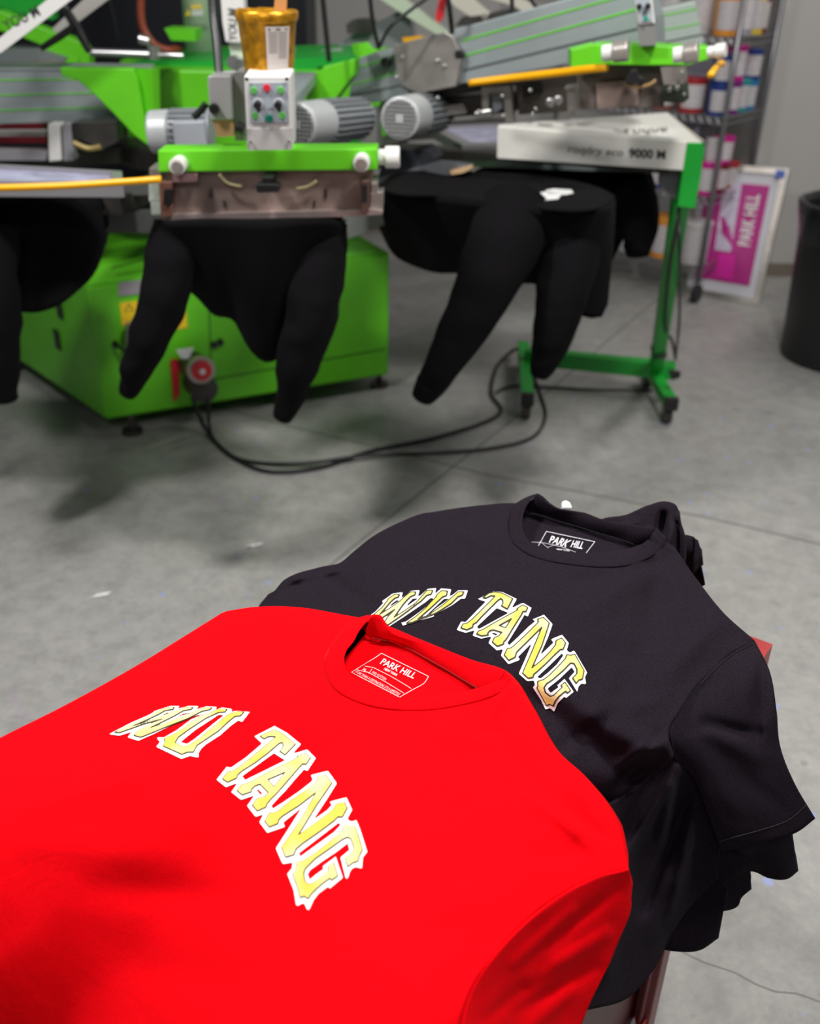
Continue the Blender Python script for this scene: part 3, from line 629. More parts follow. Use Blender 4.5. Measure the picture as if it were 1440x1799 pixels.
# ---------------------------------------------------------------- clutter of rails and clamps in the middle distance
Pmid = Plane(800, 200, 3.05, -16)
GR = lambda nm_, L, t_, mt, lift=0, b_=.002: plate(nm_, Pmid, L, t_, mt, press, lift=lift, bevel=b_)
GR('clamp_rail', [(745, 160), (900, 132), (905, 150), (748, 176)], .10, DSTEEL)
GR('clamp_rail', [(745, 176), (900, 165), (900, 200), (750, 212)], .12, mat('smoky_steel', (.10, .09, .085), .4, .5), -.03)
GR('clamp_bracket', [(848, 150), (898, 148), (905, 215), (890, 215), (886, 162), (862, 164), (860, 206), (850, 206)], .03, STEEL, .02)
GR('clamp_bracket', [(758, 175), (778, 173), (782, 186), (760, 188)], .03, WINK, .04)
GR('clamp_bracket', [(780, 185), (815, 180), (822, 198), (786, 202)], .05, STEEL, .02)
GR('clamp_bracket', [(838, 195), (866, 190), (868, 205), (838, 208)], .04, CHROME, .03)
GR('clamp_body', [(862, 160), (880, 160), (884, 190), (868, 200)], .04, mat('smoke_glass', (.3, .3, .34), .2, .3), .01)
GR('clamp_rail', [(900, 140), (1010, 124), (1010, 198), (906, 205)], .08, mat('tan_steel', (.22, .19, .17), .45, .4), -.04)
GR('clamp_lever', [(918, 150), (945, 148), (950, 165), (920, 172)], .05, BLACKP, .01)
GR('clamp_stem', [(1000, 152), (1014, 150), (1016, 200), (1002, 203)], .03, STEEL, .05)
GR('clamp_stem', [(998, 146), (1018, 144), (1020, 151), (998, 154)], .05, STEEL, .06)
for x, y in ((740, 176), (744, 190), (785, 193), (783, 166), (893, 163), (896, 197), (853, 190), (950, 185), (945, 194), (747, 216), (941, 153)): disc('bolt', Pmid, x, y, 3.0, .012, CHROME, press, lift=.075)
m = MB()
for x, y in ((978, 171), (992, 167)): 
    c = Pmid.at(x, y, .1); m.cyl(c, c-Pmid.n*.02, 6*pxm(1, 3))
m.build('chrome_stop', CHROME, press, bevel=.003)
GR('post_bracket', [(632, 190), (670, 185), (672, 258), (636, 262)], .05, mat('dull_grey', (.25, .25, .24), .5, .3), .05)
GR('green_guard', [(668, 180), (680, 182), (676, 240), (668, 240)], .04, GREEN, .0)
GR('side_guard', [(560, 243), (640, 240), (640, 252), (560, 252)], .05, DGREEN, .1)
# understructure behind left screen
Pz = Plane(200, 250, 2.95)
plate('screen_clamp', Pz, [(84, 218), (104, 218), (108, 282), (86, 284)], .05, PWHITE, press, bevel=.002)
plate('screen_clamp', Pz, [(108, 218), (124, 218), (130, 282), (112, 284)], .05, mat('cool_grey', (.36, .35, .38), .4, .3), press, bevel=.002)
plate('belt_guard', Pz, [(126, 216), (205, 214), (205, 250), (180, 262), (130, 240)], .08, DSTEEL, press)
MB().tube([Pz.at(135, 248, .03), Pz.at(160, 258, .03), Pz.at(182, 255, .03)], .008).build('drag_chain', mat('brass_brown', (.35, .27, .10), .4, .3), press)
plate('dark_red_rail', Pz, [(-60, 228), (55, 226), (60, 262), (-60, 262)], .1, mat('dark_red_enamel', (.10, .005, .01), .4), press, lift=-.1)
plate('silver_rail', Pz, [(-60, 232), (80, 232), (80, 240), (-60, 240)], .05, STEEL, press, lift=.0)
plate('silver_rail', Pz, [(-60, 262), (84, 266), (80, 282), (-60, 282)], .05, mat('cool_grey', (.36, .35, .38), .4, .3), press, lift=.0)
Pq = Plane(220, 350, 2.75)
m = MB(); m.poly(Pq.pts([(140, 330), (290, 320), (290, 342), (148, 345)]), Pq.n*.05); m.poly(Pq.pts([(158, 375), (290, 372), (290, 410), (185, 408)]), Pq.n*.05)
for a, b_ in ((148, 166), (222, 232), (280, 290)): m.poly(Pq.pts([(a, 340), (b_, 340), (b_+3, 380), (a+14, 380)]), Pq.n*.05)
m.build('platen_carrier', mat('charcoal_casting', (.12, .125, .12), .5, .3), press)
plate('platen_carrier', Plane(690, 320, 2.9, -14), [(600, 330), (655, 318), (770, 285), (800, 287), (828, 293), (826, 302), (790, 308), (700, 312), (660, 330), (602, 345)], .04, mat('slate_grey', (.17, .18, .20), .45, .3), press)
plate('platen_carrier', Plane(690, 320, 2.95, -14), [(670, 290), (680, 265), (745, 262), (765, 280), (760, 300), (660, 325)], .1, mat('dark_slate', (.03, .032, .04), .5), press)
plate('wooden_tip', Plane(690, 320, 2.88, -14), [(790, 301), (826, 292), (828, 297), (812, 304), (792, 307)], .03, mat('pale_wood', (.6, .4, .22), .6), press)
plate('under_frame', Plane(620, 380, 2.75, 0), [(560, 380), (670, 372), (675, 395), (610, 420), (560, 410)], .05, mat('grey_green_casting', (.18, .2, .18), .5, .3), press)
# ---------------------------------------------------------------- right print head
Pt = Plane(1110, 100, 2.62, -10)
hb = plate('head_bar', Pt, [(1043, 78), (1120, 78), (1187, 82), (1246, 83), (1248, 103), (1210, 115), (1120, 115), (1063, 114)], .10, GREEN, press, bevel=.003)
Ptl = Plane(1025, 95, 2.66, 35)
plate('bar_end', Plane(1025, 95, 2.60, 0), [(1003, 88), (1046, 77), (1064, 114), (1003, 118)], .06, GREEN, press, bevel=.002)
plate('stem', Pt, [(1119, 38), (1150, 38), (1152, 78), (1123, 79)], .06, mat('dull_grey', (.25, .25, .24), .5, .3), press, lift=.03)
cb2 = plate('control_box', Pt, [(1110, -25), (1142, -25), (1150, 40), (1121, 42)], .06, PWHITE, press, lift=.035, bevel=.003)
plate('button_panel', Pt, [(1114, -22), (1139, -22), (1146, 36), (1123, 37)], .003, MATS['panel_blue_grey'], cb2, lift=.037)
for x, y in ((1122, 10), (1137, 9)): disc('rotary_knob', Pt, x, y, 5, .012, BLACKP, cb2, lift=.04)
disc('dark_green_button', Pt, 1134, 31, 4, .004, BD, cb2, lift=.04)
def knob(x0_, y0_, x1_, y1_, r, mt, mt2=None, d0=2.52, d1=2.50):
    a = W(x0_, y0_, d0); b_ = W(x1_, y1_, d1); mid_ = a.lerp(b_, .42)
    MB().cyl(a, mid_, r*.78*pxm(1, 2.5)).build('adjuster_shaft', PWHITE, hb, bevel=.002)
    MB().cyl(mid_, b_, r*pxm(1, 2.5)).build('adjuster_knob', mt, hb, bevel=.003)
knob(1058, 94, 1104, 88, 15, mat('satin_nickel', (.5, .46, .43), .3, .6)); knob(1183, 97, 1226, 91, 14.5, MATS['satin_nickel']); knob(1243, 92, 1275, 88, 10.5, PWHITE)
pl2 = plate('squeegee_plate', Pt, [(1012, 117), (1165, 114), (1168, 192), (1018, 196)], .02, mat('dark_tan_plate', (.20, .17, .15), .45, .4, nscale=10, namp=.3), press, lift=-.05)
plate('squeegee_plate', Pt, [(1046, 150), (1120, 143), (1122, 190), (1048, 195)], .01, BSTEEL, pl2, lift=-.04)
plate('clamp_body', Pt, [(1160, 118), (1205, 116), (1208, 140), (1195, 150), (1165, 148)], .06, STEEL, press, lift=.0)
plate('clamp_body', Pt, [(1162, 152), (1208, 145), (1210, 172), (1200, 180), (1160, 178)], .06, mat('dark_green_grey', (.07, .09, .06), .3, .4), press, lift=.01)
for x, y in ((1175, 156), (1189, 153), (1197, 126), (1201, 164)): disc('bolt', Pt, x, y, 4.5 if x < 1195 else 3, .01, CHROME, press, lift=.012)
m = MB(); m.poly(Pt.pts([(1098, 143), (1108, 122), (1118, 120), (1122, 132), (1132, 136), (1130, 146), (1098, 147)], .02), Pt.n*.03); m.build('star_knob', BLACKP, press, bevel=.002)
MB().tube([Pt.at(1098, 147, .01), Pt.at(1118, 152, .01), Pt.at(1140, 148, .01), Pt.at(1152, 140, .01)], .004).build('air_tube', mat('tan_tube', (.4, .25, .1), .4), press)
MB().tube([W(824, 146, 2.75), W(900, 137, 2.7), W(980, 128, 2.62), W(1030, 122, 2.56), W(1066, 119, 2.52)], [.0085, .0095, .0095, .0095, .008], n=12).build('yellow_handle', YEL, press, smooth=True)
MB().tube([W(1248, 132, 2.45), W(1262, 114, 2.55), W(1268, 112, 2.58)], .008, n=12).build('yellow_handle', YEL, press, smooth=True)
# ================================================================ THINGS ON THE PRESS
cup_c = W(466, 131, 2.08); cup_t = W(463, 22, 2.08)
kc = pxm(1, 2.08)
cup = thing('ink_cup', cup_c, 'paper cup wrapped in shiny golden foil standing on the control box', 'cup')
GOLD = mat('golden_foil', (.66, .31, .015), .28, .55, nscale=45, namp=.45, bump=.6, bscale=70)
z0 = cup_c.z; z1 = cup_t.z; cy = cup_c.y+.02
prof = [(.001, 0), (37*kc, 0), (37.5*kc, .01), (44*kc, (z1-z0)*.82), (46*kc, (z1-z0)*.84), (47.5*kc, (z1-z0)*.9), (47.5*kc, z1-z0), (44*kc, z1-z0+.003), (42*kc, (z1-z0)*.8), (.001, (z1-z0)*.78)]
n = 48; v = []; f = []
for i, (r, z) in enumerate(prof):
    for k in range(n):
        a = 2*math.pi*k/n; rj = r*(1+.022*noise.noise(Vector((math.cos(a)*5, math.sin(a)*5, z*40)))) if r > .01 else r
        v.append(Vector((cup_c.x, cy+.035, z0))+Vector((rj*math.cos(a), rj*math.sin(a), z+(.003*noise.noise(Vector((a*3, 0, 2))) if i in (6, 7) else 0))))
for i in range(len(prof)-1):
    for k in range(n): f.append((i*n+k, i*n+(k+1) % n, (i+1)*n+(k+1) % n, (i+1)*n+k))
obj('body', v, f, GOLD, cup, smooth=True)
v = []; f = []
for i in range(9):
    a = -math.pi/2+.08+.86*i/8
    for hh in (.06, .78):
        r = (37.5+(44-37.5)*hh/.82)*kc+.0025; v.append(Vector((cup_c.x, cy+.035, z0))+Vector((r*math.cos(a), r*math.sin(a), (z1-z0)*hh)))
for i in range(8): f.append((2*i, 2*i+2, 2*i+3, 2*i+1))
lb = obj('paper_label', v, f, mat('label_paper', (.55, .50, .47), .6), cup, smooth=True)
v = []; f = []
for r_ in range(11):
    for s0, s1 in ((.1, .45), (.5, .88)):
        if r_ == 0: s0, s1 = .1, .88
        elif s0 == .1 and r_ > 8: continue
        hh = .72-.045*r_; n0 = len(v)
        for s_ in (s0, (s0+s1)/2, s1):
            a = -math.pi/2+.08+.86*s_
            for dh in (0, .014 if r_ else .03):
                r = (37.5+(44-37.5)*hh/.82)*kc+.0032; v.append(Vector((cup_c.x, cy+.035, z0))+Vector((r*math.cos(a), r*math.sin(a), (z1-z0)*(hh+dh))))
        for i in range(2): f.append((n0+2*i, n0+2*i+2, n0+2*i+3, n0+2*i+1))
obj('label_print', v, f, mat('brown_grey_ink', (.22, .19, .18), .6), lb)
sp = MB().poly([W(480, 28, 2.12), W(502, 28, 2.12), W(506, -40, 2.12), W(486, -40, 2.12)], (0, .006, 0)).build('mixing_stick', mat('stick_wood', (.55, .25, .08), .6))
tagit(sp, 'flat wooden mixing stick standing in the golden cup', 'stick')
# screens
def screen(name, C, label, cells):
    t = thing(name, sum(C, Vector())/4, label, 'screen', None)
    m = MB(); th = Vector((0, 0, -.035)); c = sum(C, Vector())/4
    for i in range(4):
        a, b_ = C[i], C[(i+1) % 4]; ai = a.lerp(c, .13); bi = b_.lerp(c, .13); m.poly([a, b_, bi, ai], th)
    m.build('frame', mat('frame_aluminium', (.42, .41, .43), .35, .6), t, bevel=.002)
    I = [p.lerp(c, .12) for p in C]; MB().poly([p+Vector((0, 0, -.01)) for p in I], (0, 0, -.004)).build('mesh', mat('screen_film', (.42, .42, .58), .25, nscale=14, namp=.35), t)
    return t
screen('printing_screen', [Z(-90, 318, 1.02), Z(216, 320, 1.02), Z(214, 300, 1.02), Z(-90, 283, 1.02)], 'silver framed screen with pale violet mesh at the left edge', 0)
screen('printing_screen', [Z(812, 254, .93), Z(1100, 240, .93), Z(1060, 206, .93), Z(752, 222, .93)], 'silver framed screen with pale violet mesh behind the white dryer box', 0)
# ================================================================ BLACK SHIRTS ON THE PLATENS
def crv(pts, n):
    P = [np.array(p, float) for p in pts]; L = [0]
    for a, b_ in zip(P, P[1:]): L.append(L[-1]+np.linalg.norm((b_-a)[:2])+1e-6)
    out = []
    for k in range(n):
        s = L[-1]*k/(n-1); i = max(0, min(len(P)-2, int(np.searchsorted(L, s, side='right'))-1)); t = (s-L[i])/(L[i+1]-L[i])
        a = P[max(i-1, 0)]; b_ = P[i]; c = P[i+1]; d_ = P[min(i+2, len(P)-1)]
        la = max(L[i]-L[max(i-1, 0)], 1e-6); lc = L[i+1]-L[i]; ld = max(L[min(i+2, len(P)-1)]-L[i+1], 1e-6)
        m1 = ((c-b_)/lc if i == 0 else .5*((c-b_)/lc+(b_-a)/la))*lc; m2 = ((c-b_)/lc if i+2 > len(P)-1 else .5*((c-b_)/lc+(d_-c)/ld))*lc
        t2 = t*t; t3 = t2*t
        out.append((2*t3-3*t2+1)*b_+(t3-2*t2+t)*m1+(-2*t3+3*t2)*c+(t3-t2)*m2)
    return np.array(out)
def coons(T, B, L, R_, n, m):
    T = crv(T, n); B = crv(B, n); L = crv(L, m); R_ = crv(R_, m); u = np.linspace(0, 1, n)[None, :, None]; v = np.linspace(0, 1, m)[:, None, None]
    S = (1-v)*T[None]+v*B[None]+(1-u)*L[:, None]+u*R_[:, None]-((1-u)*(1-v)*T[0]+u*(1-v)*T[-1]+(1-u)*v*B[0]+u*v*B[-1])
    return S
def gridfaces(n, m): return [(j*n+i, j*n+i+1, (j+1)*n+i+1, (j+1)*n+i) for j in range(m-1) for i in range(n-1)]
def sheet(name, T, B, L, R_, n, m, conv, mt, parent, thick=.03, wr=.006, fr=9, label=None):
    S = coons(T, B, L, R_, n, m); P = []
    for j in range(m):
        for i in range(n):
            p = conv(*S[j, i]); k = wr*noise.noise(p*fr+Vector((3, 1, 0)))+wr*.5*noise.noise(p*fr*2.3); P.append(p+(O-p).normalized()*k)
    f = gridfaces(n, m)
    o = obj(name, P, f, mt, parent, smooth=True, label=label)
    sd_ = o.modifiers.new('thick', 'SOLIDIFY'); sd_.thickness = thick; sd_.offset = 0
    return o
def garment(name, loc, label, grp, cat='sweatshirt'): return thing(name, loc, label, cat, grp)
cl = BCLOTH
GRP = 'black sweatshirts on the press'
# right sweatshirt
def zc(x, y, z): return Z(x, y, z)
g = garment('sweatshirt', Z(880, 345, .95), 'black sweatshirt with a white chest print, right of the front print head', GRP)
ztop = .95
MBp = MB().poly([Z(700, 312, ztop-.012), Z(1010, 318, ztop-.012), Z(1060, 352, ztop-.012), Z(740, 335, ztop-.012)], (0, 0, -.02)).build('platen', ALU, press)
front = [(664, 326, ztop-.02), (672, 334, ztop), (780, 346, ztop), (930, 366, ztop), (1055, 366, ztop), (1078, 352, ztop-.015)]
back = [(676, 322, ztop-.02), (690, 311, ztop), (800, 305, ztop+.002), (920, 308, ztop+.002), (1040, 328, ztop), (1078, 346, ztop-.012)]
body = sheet('chest_panel', back, front, [back[0], front[0]], [back[-1], front[-1]], 34, 14, zc, cl, g, .006, .002)
def hang(p): return W
fy = [Z(*p) for p in front]
def drape(name, top3, bot, out, g_, mt=cl, n=34, m=18, wr=.01, thick=.012):
    # top3: 3D curve ; bot: (px,py,d) curve
    T = crv([tuple(p) for p in top3], n); B = crv([tuple(W(*b_)) for b_ in bot], n); P = []
    for j in range(m):
        v = j/(m-1)
        for i in range(n):
            a = Vector(T[i]); b_ = Vector(B[i]); p = a.lerp(b_, v); p.y -= out*math.sin(math.pi*min(1, v*1.6)*.5)*(1-v*.6)
            p.y += wr*v*math.sin(i*.9+v*2)*.8+wr*noise.noise(Vector((p.x*8, p.z*5, 1)))
            P.append(p)
    o = obj(name, P, gridfaces(n, m), mt, g_, smooth=True); sd_ = o.modifiers.new('thick', 'SOLIDIFY'); sd_.thickness = thick; sd_.offset = 0; return o
d0 = fy[2].y
drape('front_panel', fy, [(666, 395, 2.95), (700, 450, 2.85), (760, 472, 2.78), (830, 480, 2.72), (900, 497, 2.66), (950, 497, 2.6), (985, 530, 2.58), (1030, 556, 2.56), (1058, 550, 2.56), (1066, 500, 2.6)], .02, g)
by_ = [Z(*p) for p in back]
drape('back_panel', by_, [(668, 380, 3.15), (720, 420, 3.2), (800, 430, 3.2), (900, 440, 3.15), (1000, 450, 3.05), (1068, 460, 2.95)], -.02, g)
def sleeve(L, rad, g_, nm_='sleeve'):
    m_ = MB().tube([W(*p) for p in L], rad, n=24, sub=10); c_ = W(*L[-1])
    for i_, p_ in enumerate(m_.v):                    # soft folds running round and along the sleeve
        k_ = noise.noise(Vector((p_.x*9, p_.y*9, p_.z*16)))*.010+noise.noise(Vector((p_.x*22, p_.y*20, p_.z*30)))*.004
        m_.v[i_] = p_+Vector((k_*.7, k_, 0))
    return m_.build(nm_, cl, g_, smooth=True)
k3 = pxm(1, 2.6)
sleeve([(905, 385, 2.62), (880, 440, 2.5), (838, 530, 2.42), (790, 620, 2.4), (746, 694, 2.42)], [66*k3, 58*k3, 45*k3, 33*k3, 20*k3], g)
sleeve([(1005, 420, 2.6), (990, 500, 2.52), (978, 560, 2.5), (962, 620, 2.5), (944, 662, 2.5)], [52*k3, 44*k3, 38*k3, 28*k3, 14*k3], g)
MB().tube([W(756, 672, 2.41), W(742, 698, 2.42)], [24*k3, 19*k3], n=16).build('cuff', cl, g, smooth=True)
# blurred white print lying on the chest
bvh_c = None
def Zf(z): return lambda x, y: Z(x, y, z)
m = MB()
for L in ([(892, 346), (905, 344), (935, 341), (960, 337), (1000, 336), (1004, 341), (985, 343), (980, 350), (945, 353), (905, 354)], [(958, 335), (972, 332), (1003, 334), (1007, 339), (1000, 343), (962, 340)]):
    m.poly([Z(x, y, ztop+.006) for x, y in L], (0, 0, .001))
m.build('white_print', WINK, g)
# far sweatshirt behind it
g = garment('sweatshirt', Z(990, 300, .95), 'black sweatshirt hanging under the white dryer box, one sleeve dangling at its right', GRP)
T = [(835, 300, 3.35), (880, 286, 3.35), (1000, 285, 3.3), (1100, 286, 3.2), (1140, 296, 3.12), (1150, 330, 3.1)]
T3 = [W(*p) for p in T]
drape('front_panel', T3, [(830, 330, 3.35), (880, 400, 3.3), (960, 440, 3.2), (1040, 440, 3.1), (1072, 455, 3.05), (1098, 400, 3.05)], .02, g)
MB().poly([W(800, 283, 3.45), W(870, 282, 3.25), W(1140, 292, 3.05), W(1110, 283, 3.5)], (0, 0, -.02)).build('platen', ALU, press)
sleeve([(1105, 320, 3.08), (1122, 360, 3.06), (1124, 400, 3.05), (1120, 436, 3.05)], [36*k3, 36*k3, 34*k3, 26*k3], g)
MB().tube([W(1120, 430, 3.05), W(1120, 448, 3.05)], [28*k3, 22*k3], n=16).build('cuff', cl, g, smooth=True)
# front sweatshirt below the front print head
g = garment('sweatshirt', Z(440, 400, .93), 'black sweatshirt hanging below the front print head with both sleeves dangling', GRP)
T3 = [W(276, 392, 2.2), W(300, 389, 2.14), W(440, 386, 2.1), W(580, 386, 2.14), W(606, 392, 2.2)]
MB().poly([W(320, 384, 2.2), W(570, 384, 2.2), W(560, 365, 2.7), W(330, 367, 2.7)], (0, 0, -.02)).build('platen', DSTEEL, press)
drape('front_panel', T3, [(300, 480, 2.3), (336, 505, 2.28), (372, 545, 2.25), (412, 560, 2.22), (436, 600, 2.2), (468, 630, 2.2), (496, 618, 2.2), (516, 575, 2.22), (538, 520, 2.25), (604, 470, 2.3)], .02, g)
T4 = [W(276, 388, 2.5), W(440, 380, 2.72), W(606, 388, 2.5)]
drape('back_panel', T4, [(300, 440, 2.6), (440, 500, 2.8), (604, 440, 2.6)], -.01, g)
k2 = pxm(1, 2.2)
sleeve([(318, 400, 2.2), (304, 450, 2.18), (284, 530, 2.15), (256, 610, 2.15), (226, 690, 2.17)], [44*k2, 44*k2, 40*k2, 32*k2, 16*k2], g)
sleeve([(562, 405, 2.22), (562, 470, 2.18), (548, 550, 2.15), (524, 640, 2.15), (498, 732, 2.17)], [44*k2, 44*k2, 42*k2, 36*k2, 18*k2], g)
# left sweatshirt
g = garment('sweatshirt', Z(60, 345, .93), 'black sweatshirt draped over the platen at the left edge of the picture', GRP)
ztl = .93
back = [(-170, 318, ztl), (0, 318, ztl), (100, 324, ztl), (160, 334, ztl), (176, 352, ztl-.02)]
front = [(-170, 352, ztl), (0, 352, ztl), (90, 352, ztl), (150, 352, ztl-.005), (176, 358, ztl-.03)]
sheet('chest_panel', back, front, [back[0], front[0]], [back[-1], front[-1]], 26, 10, zc, cl, g, .006, .002)
MB().poly([Z(-160, 322, ztl-.012), Z(120, 330, ztl-.012), Z(150, 350, ztl-.012), Z(-160, 350, ztl-.012)], (0, 0, -.02)).build('platen', ALU, press)
drape('front_panel', [Z(*p) for p in front], [(-170, 560, 2.5), (-60, 560, 2.5), (20, 544, 2.5), (75, 546, 2.5), (140, 508, 2.5), (172, 470, 2.55), (190, 420, 2.6)], .02, g, wr=.004)
drape('back_panel', [Z(*p) for p in back], [(-170, 500, 3.0), (0, 500, 3.0), (100, 480, 3.0), (170, 450, 2.9), (188, 410, 2.75)], -.02, g, wr=.004)
sleeve([(-30, 400, 2.45), (-18, 520, 2.4), (-6, 620, 2.4), (0, 700, 2.4)], [58*k2, 52*k2, 42*k2, 30*k2], g)
# ================================================================ FLASH DRYER
Pdf = Plane(1000, 250, 2.86, -6)
base_p = Z(1130, 662, 0)
fd = thing('flash_dryer', (base_p.x, base_p.y, 0), 'white flash dryer box on a green rolling stand right of the press', 'dryer')
def top3(x, y, z): return Z(x, y, z)
f0 = Pdf.at(873, 222); f1 = Pdf.at(1206, 249); f2 = Pdf.at(1198, 300); f3 = Pdf.at(872, 279)
zt_ = (f0.z+f1.z)/2
# slab: front face + top plane built as one wedge
tb = [Z(876, 219, f0.z+.004), Z(1170, 197, zt_+.035), Z(1240, 249, f1.z)]
m = MB(); bk0 = f0+Vector((.0, .05, .0)); 
vtop = [f0, f1, Z(1240, 250, f1.z+.0), Z(1172, 197, f1.z+.03), Z(877, 218, f0.z+.005)]
hgt = (f0-f3).length
vb = [f3, f2]+[Vector((p.x, p.y, p.z-hgt*.9)) for p in vtop[2:]]
m.add(vtop+vb, [(0, 1, 2, 3, 4), (9, 8, 7, 6, 5)]+[(i, (i+1) % 5, 5+(i+1) % 5, 5+i) for i in range(5)])
hood = m.build('hood', WHITE, fd, bevel=.003)
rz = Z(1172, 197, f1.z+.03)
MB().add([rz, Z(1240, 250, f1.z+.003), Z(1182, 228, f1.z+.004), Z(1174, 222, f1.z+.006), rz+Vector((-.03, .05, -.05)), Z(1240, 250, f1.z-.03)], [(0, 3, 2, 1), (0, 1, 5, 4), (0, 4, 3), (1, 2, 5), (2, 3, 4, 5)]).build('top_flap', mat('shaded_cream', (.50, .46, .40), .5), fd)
PFt = Pdf
text_on('lettering', 'roqdry eco', [(997, 272), (1092, 279), (1096, 261), (999, 254)], lambda x, y: PFt.at(x, y, .002), GREYINK, hood, .0)
text_on('lettering', '9000 M', [(1104, 277), (1168, 280), (1169, 264), (1105, 260)], lambda x, y: PFt.at(x, y, .002), INK, hood, .03)
text_on('lettering', 'roque', [(1100, 236), (1172, 233), (1172, 221), (1100, 226)], lambda x, y: Z(x, y, f1.z+.0145), GREYINK, hood, .0)
# logo ring in front of the word
m = MB(); c = Z(1089, 228, f1.z+.0145)
for k in range(28):
    a = 2*math.pi*k/28; b_ = 2*math.pi*(k+1)/28; R1 = .0185; R2 = .0145
    m.add([c+Vector((R1*math.cos(a), R1*1.5*math.sin(a), 0)), c+Vector((R1*math.cos(b_), R1*1.5*math.sin(b_), 0)), c+Vector((R2*math.cos(b_), R2*1.4*math.sin(b_), 0)), c+Vector((R2*math.cos(a), R2*1.4*math.sin(a), 0))], [(0, 1, 2, 3)])
m.build('ring_logo', GREYINK, hood)
# heater panel underneath
vv = [Vector((p.x, p.y, p.z-hgt*.9-.002)) for p in (f0.lerp(f1, .05)+Vector((0, .03, 0)), f1+Vector((-.03, .03, 0)), vtop[3], vtop[4]+Vector((.03, 0, 0)))]
MB().poly(vv, (0, 0, -.012)).build('heater_panel', mat('heater_dark', (.03, .02, .02), .6), fd)
Pge = Plane(1215, 300, f1.y-.004, -6)
plate('green_end', Pge, [(1206, 250), (1239, 251), (1230, 315), (1222, 358), (1222, 367), (1190, 363), (1194, 330)], .09, DGREEN, fd, bevel=.003)
plate('underside_panel', Plane(1180, 320, f1.y+.06, -6), [(1160, 300), (1200, 300), (1192, 352), (1186, 352), (1158, 324)], .04, mat('grey_panel', (.16, .16, .18), .5), fd)
# stand
pt = W(1196, 364, f1.y+.06); pb_ = W(1152, 622, W(1152, 640, 3).y); pbase = Z(1150, 655, .07)
pbase = Vector((pt.x*1.0, pt.y, 0)) if False else pbase
hw = .022
def beam(a, b_, w_, h_, nm_, mt, par, up=(0, 0, 1), bevel=.002):
    a = Vector(a); b_ = Vector(b_); ax = (b_-a).normalized(); s_ = ax.cross(Vector(up)).normalized(); u_ = s_.cross(ax).normalized()
    return MB().poly([a-s_*w_-u_*h_, a+s_*w_-u_*h_, a+s_*w_+u_*h_, a-s_*w_+u_*h_], b_-a).build(nm_, mt, par, bevel=bevel)
crossR = Z(1152, 648, .12); crossL = Z(922, 625, .12)
postb = crossR.copy(); 
beam(postb, pt+Vector((0, .02, .02)), hw, hw, 'post', DGREEN, fd, up=(0, 1, 0))
Pp = postb.lerp(pt, .14); beam(Pp-(pt-postb).normalized()*.016, Pp+(pt-postb).normalized()*.016, hw+.003, hw+.003, 'post_collar', BLACKP, fd, up=(0, 1, 0))
beam(crossL+Vector((-.0, 0, 0)), crossR+(crossR-crossL).normalized()*.07, .025, .03, 'crossbar', DGREEN, fd)
fr_end = Z(1178, 708, .09); bk_end = crossR+(crossR-fr_end)*.55; bk_end.z = .09
beam(fr_end, bk_end, .022, .02, 'foot_bar', DGREEN, fd)
ax = (fr_end-bk_end).normalized(); beam(fr_end-ax*.005, fr_end+ax*.02, .024, .024, 'end_cap', BLACKP, fd)
l_end = Z(926, 700, .09); l_bk = crossL+(crossL-l_end)*.55; l_bk.z = .09
beam(l_end, l_bk, .022, .02, 'foot_bar', DGREEN, fd); ax2 = (l_end-l_bk).normalized(); beam(l_end-ax2*.005, l_end+ax2*.02, .024, .024, 'end_cap', BLACKP, fd)
for p in (fr_end-ax*.03, bk_end+ax*.03, l_end-ax2*.03, l_bk+ax2*.03):
    cs = MB().cyl((p.x-.014, p.y, .036), (p.x+.014, p.y, .036), .036).build('caster', DSTEEL, fd)
    MB().box((p.x-.02, p.y-.012, .04), (p.x+.02, p.y+.012, .078)).build('caster_fork', STEEL, cs)
plate('brake_lever', Plane(1186, 662, fr_end.y+.03), [(1174, 652), (1196, 655), (1194, 664), (1180, 668)], .02, BLACKP, fd)
# cables on the floor and down the post
CAB = mat('cable_black', (.012, .012, .014), .5)
def cable(L, r, label, zend=None):
    pts_ = [Z(x, y, z) for x, y, z in L]; o = MB().tube(pts_, r, n=8, sub=10).build('power_cable', CAB, None, smooth=True); tagit(o, label, 'cable'); return o
cable([(338, 700, .18), (362, 755, .02), (405, 800, .008), (470, 828, .008), (560, 822, .008), (650, 793, .008), (760, 770, .008), (850, 742, .008), (880, 720, .008), (862, 690, .008), (872, 645, .008), (898, 618, .03), (912, 612, .10)], .0075, 'black floor cable from the press looping up left of the green stand foot')
cable([(366, 700, .18), (372, 765, .02), (420, 806, .008), (520, 815, .016), (640, 801, .022), (760, 796, .008), (860, 788, .008), (935, 768, .008), (958, 730, .008), (948, 690, .008), (936, 655, .01)], .006, 'black floor cable whose far end loops in front of the left stand caster')
cable([(870, 690, .006), (900, 678, .006), (960, 680, .006), (1040, 684, .006), (1145, 686, .006)], .005, 'thin black cable lying straight behind the casters of the green stand')
cbl = MB().tube([pt+Vector((-.01, -.03, -.03)), postb.lerp(pt, .7)+Vector((-.015, -.03, 0)), postb.lerp(pt, .35)+Vector((0, -.035, 0)), W(1180, 598, postb.y-.03), W(1186, 628, postb.y-.02)], .006).build('supply_cable', CAB, fd, smooth=True)
MB().tube([W(1192, 366, pt.y-.02), W(1193, 450, pt.y-.05), W(1193, 560, postb.y-.02), W(1186, 632, postb.y-.02)], .005).build('supply_cable', CAB, fd, smooth=True)
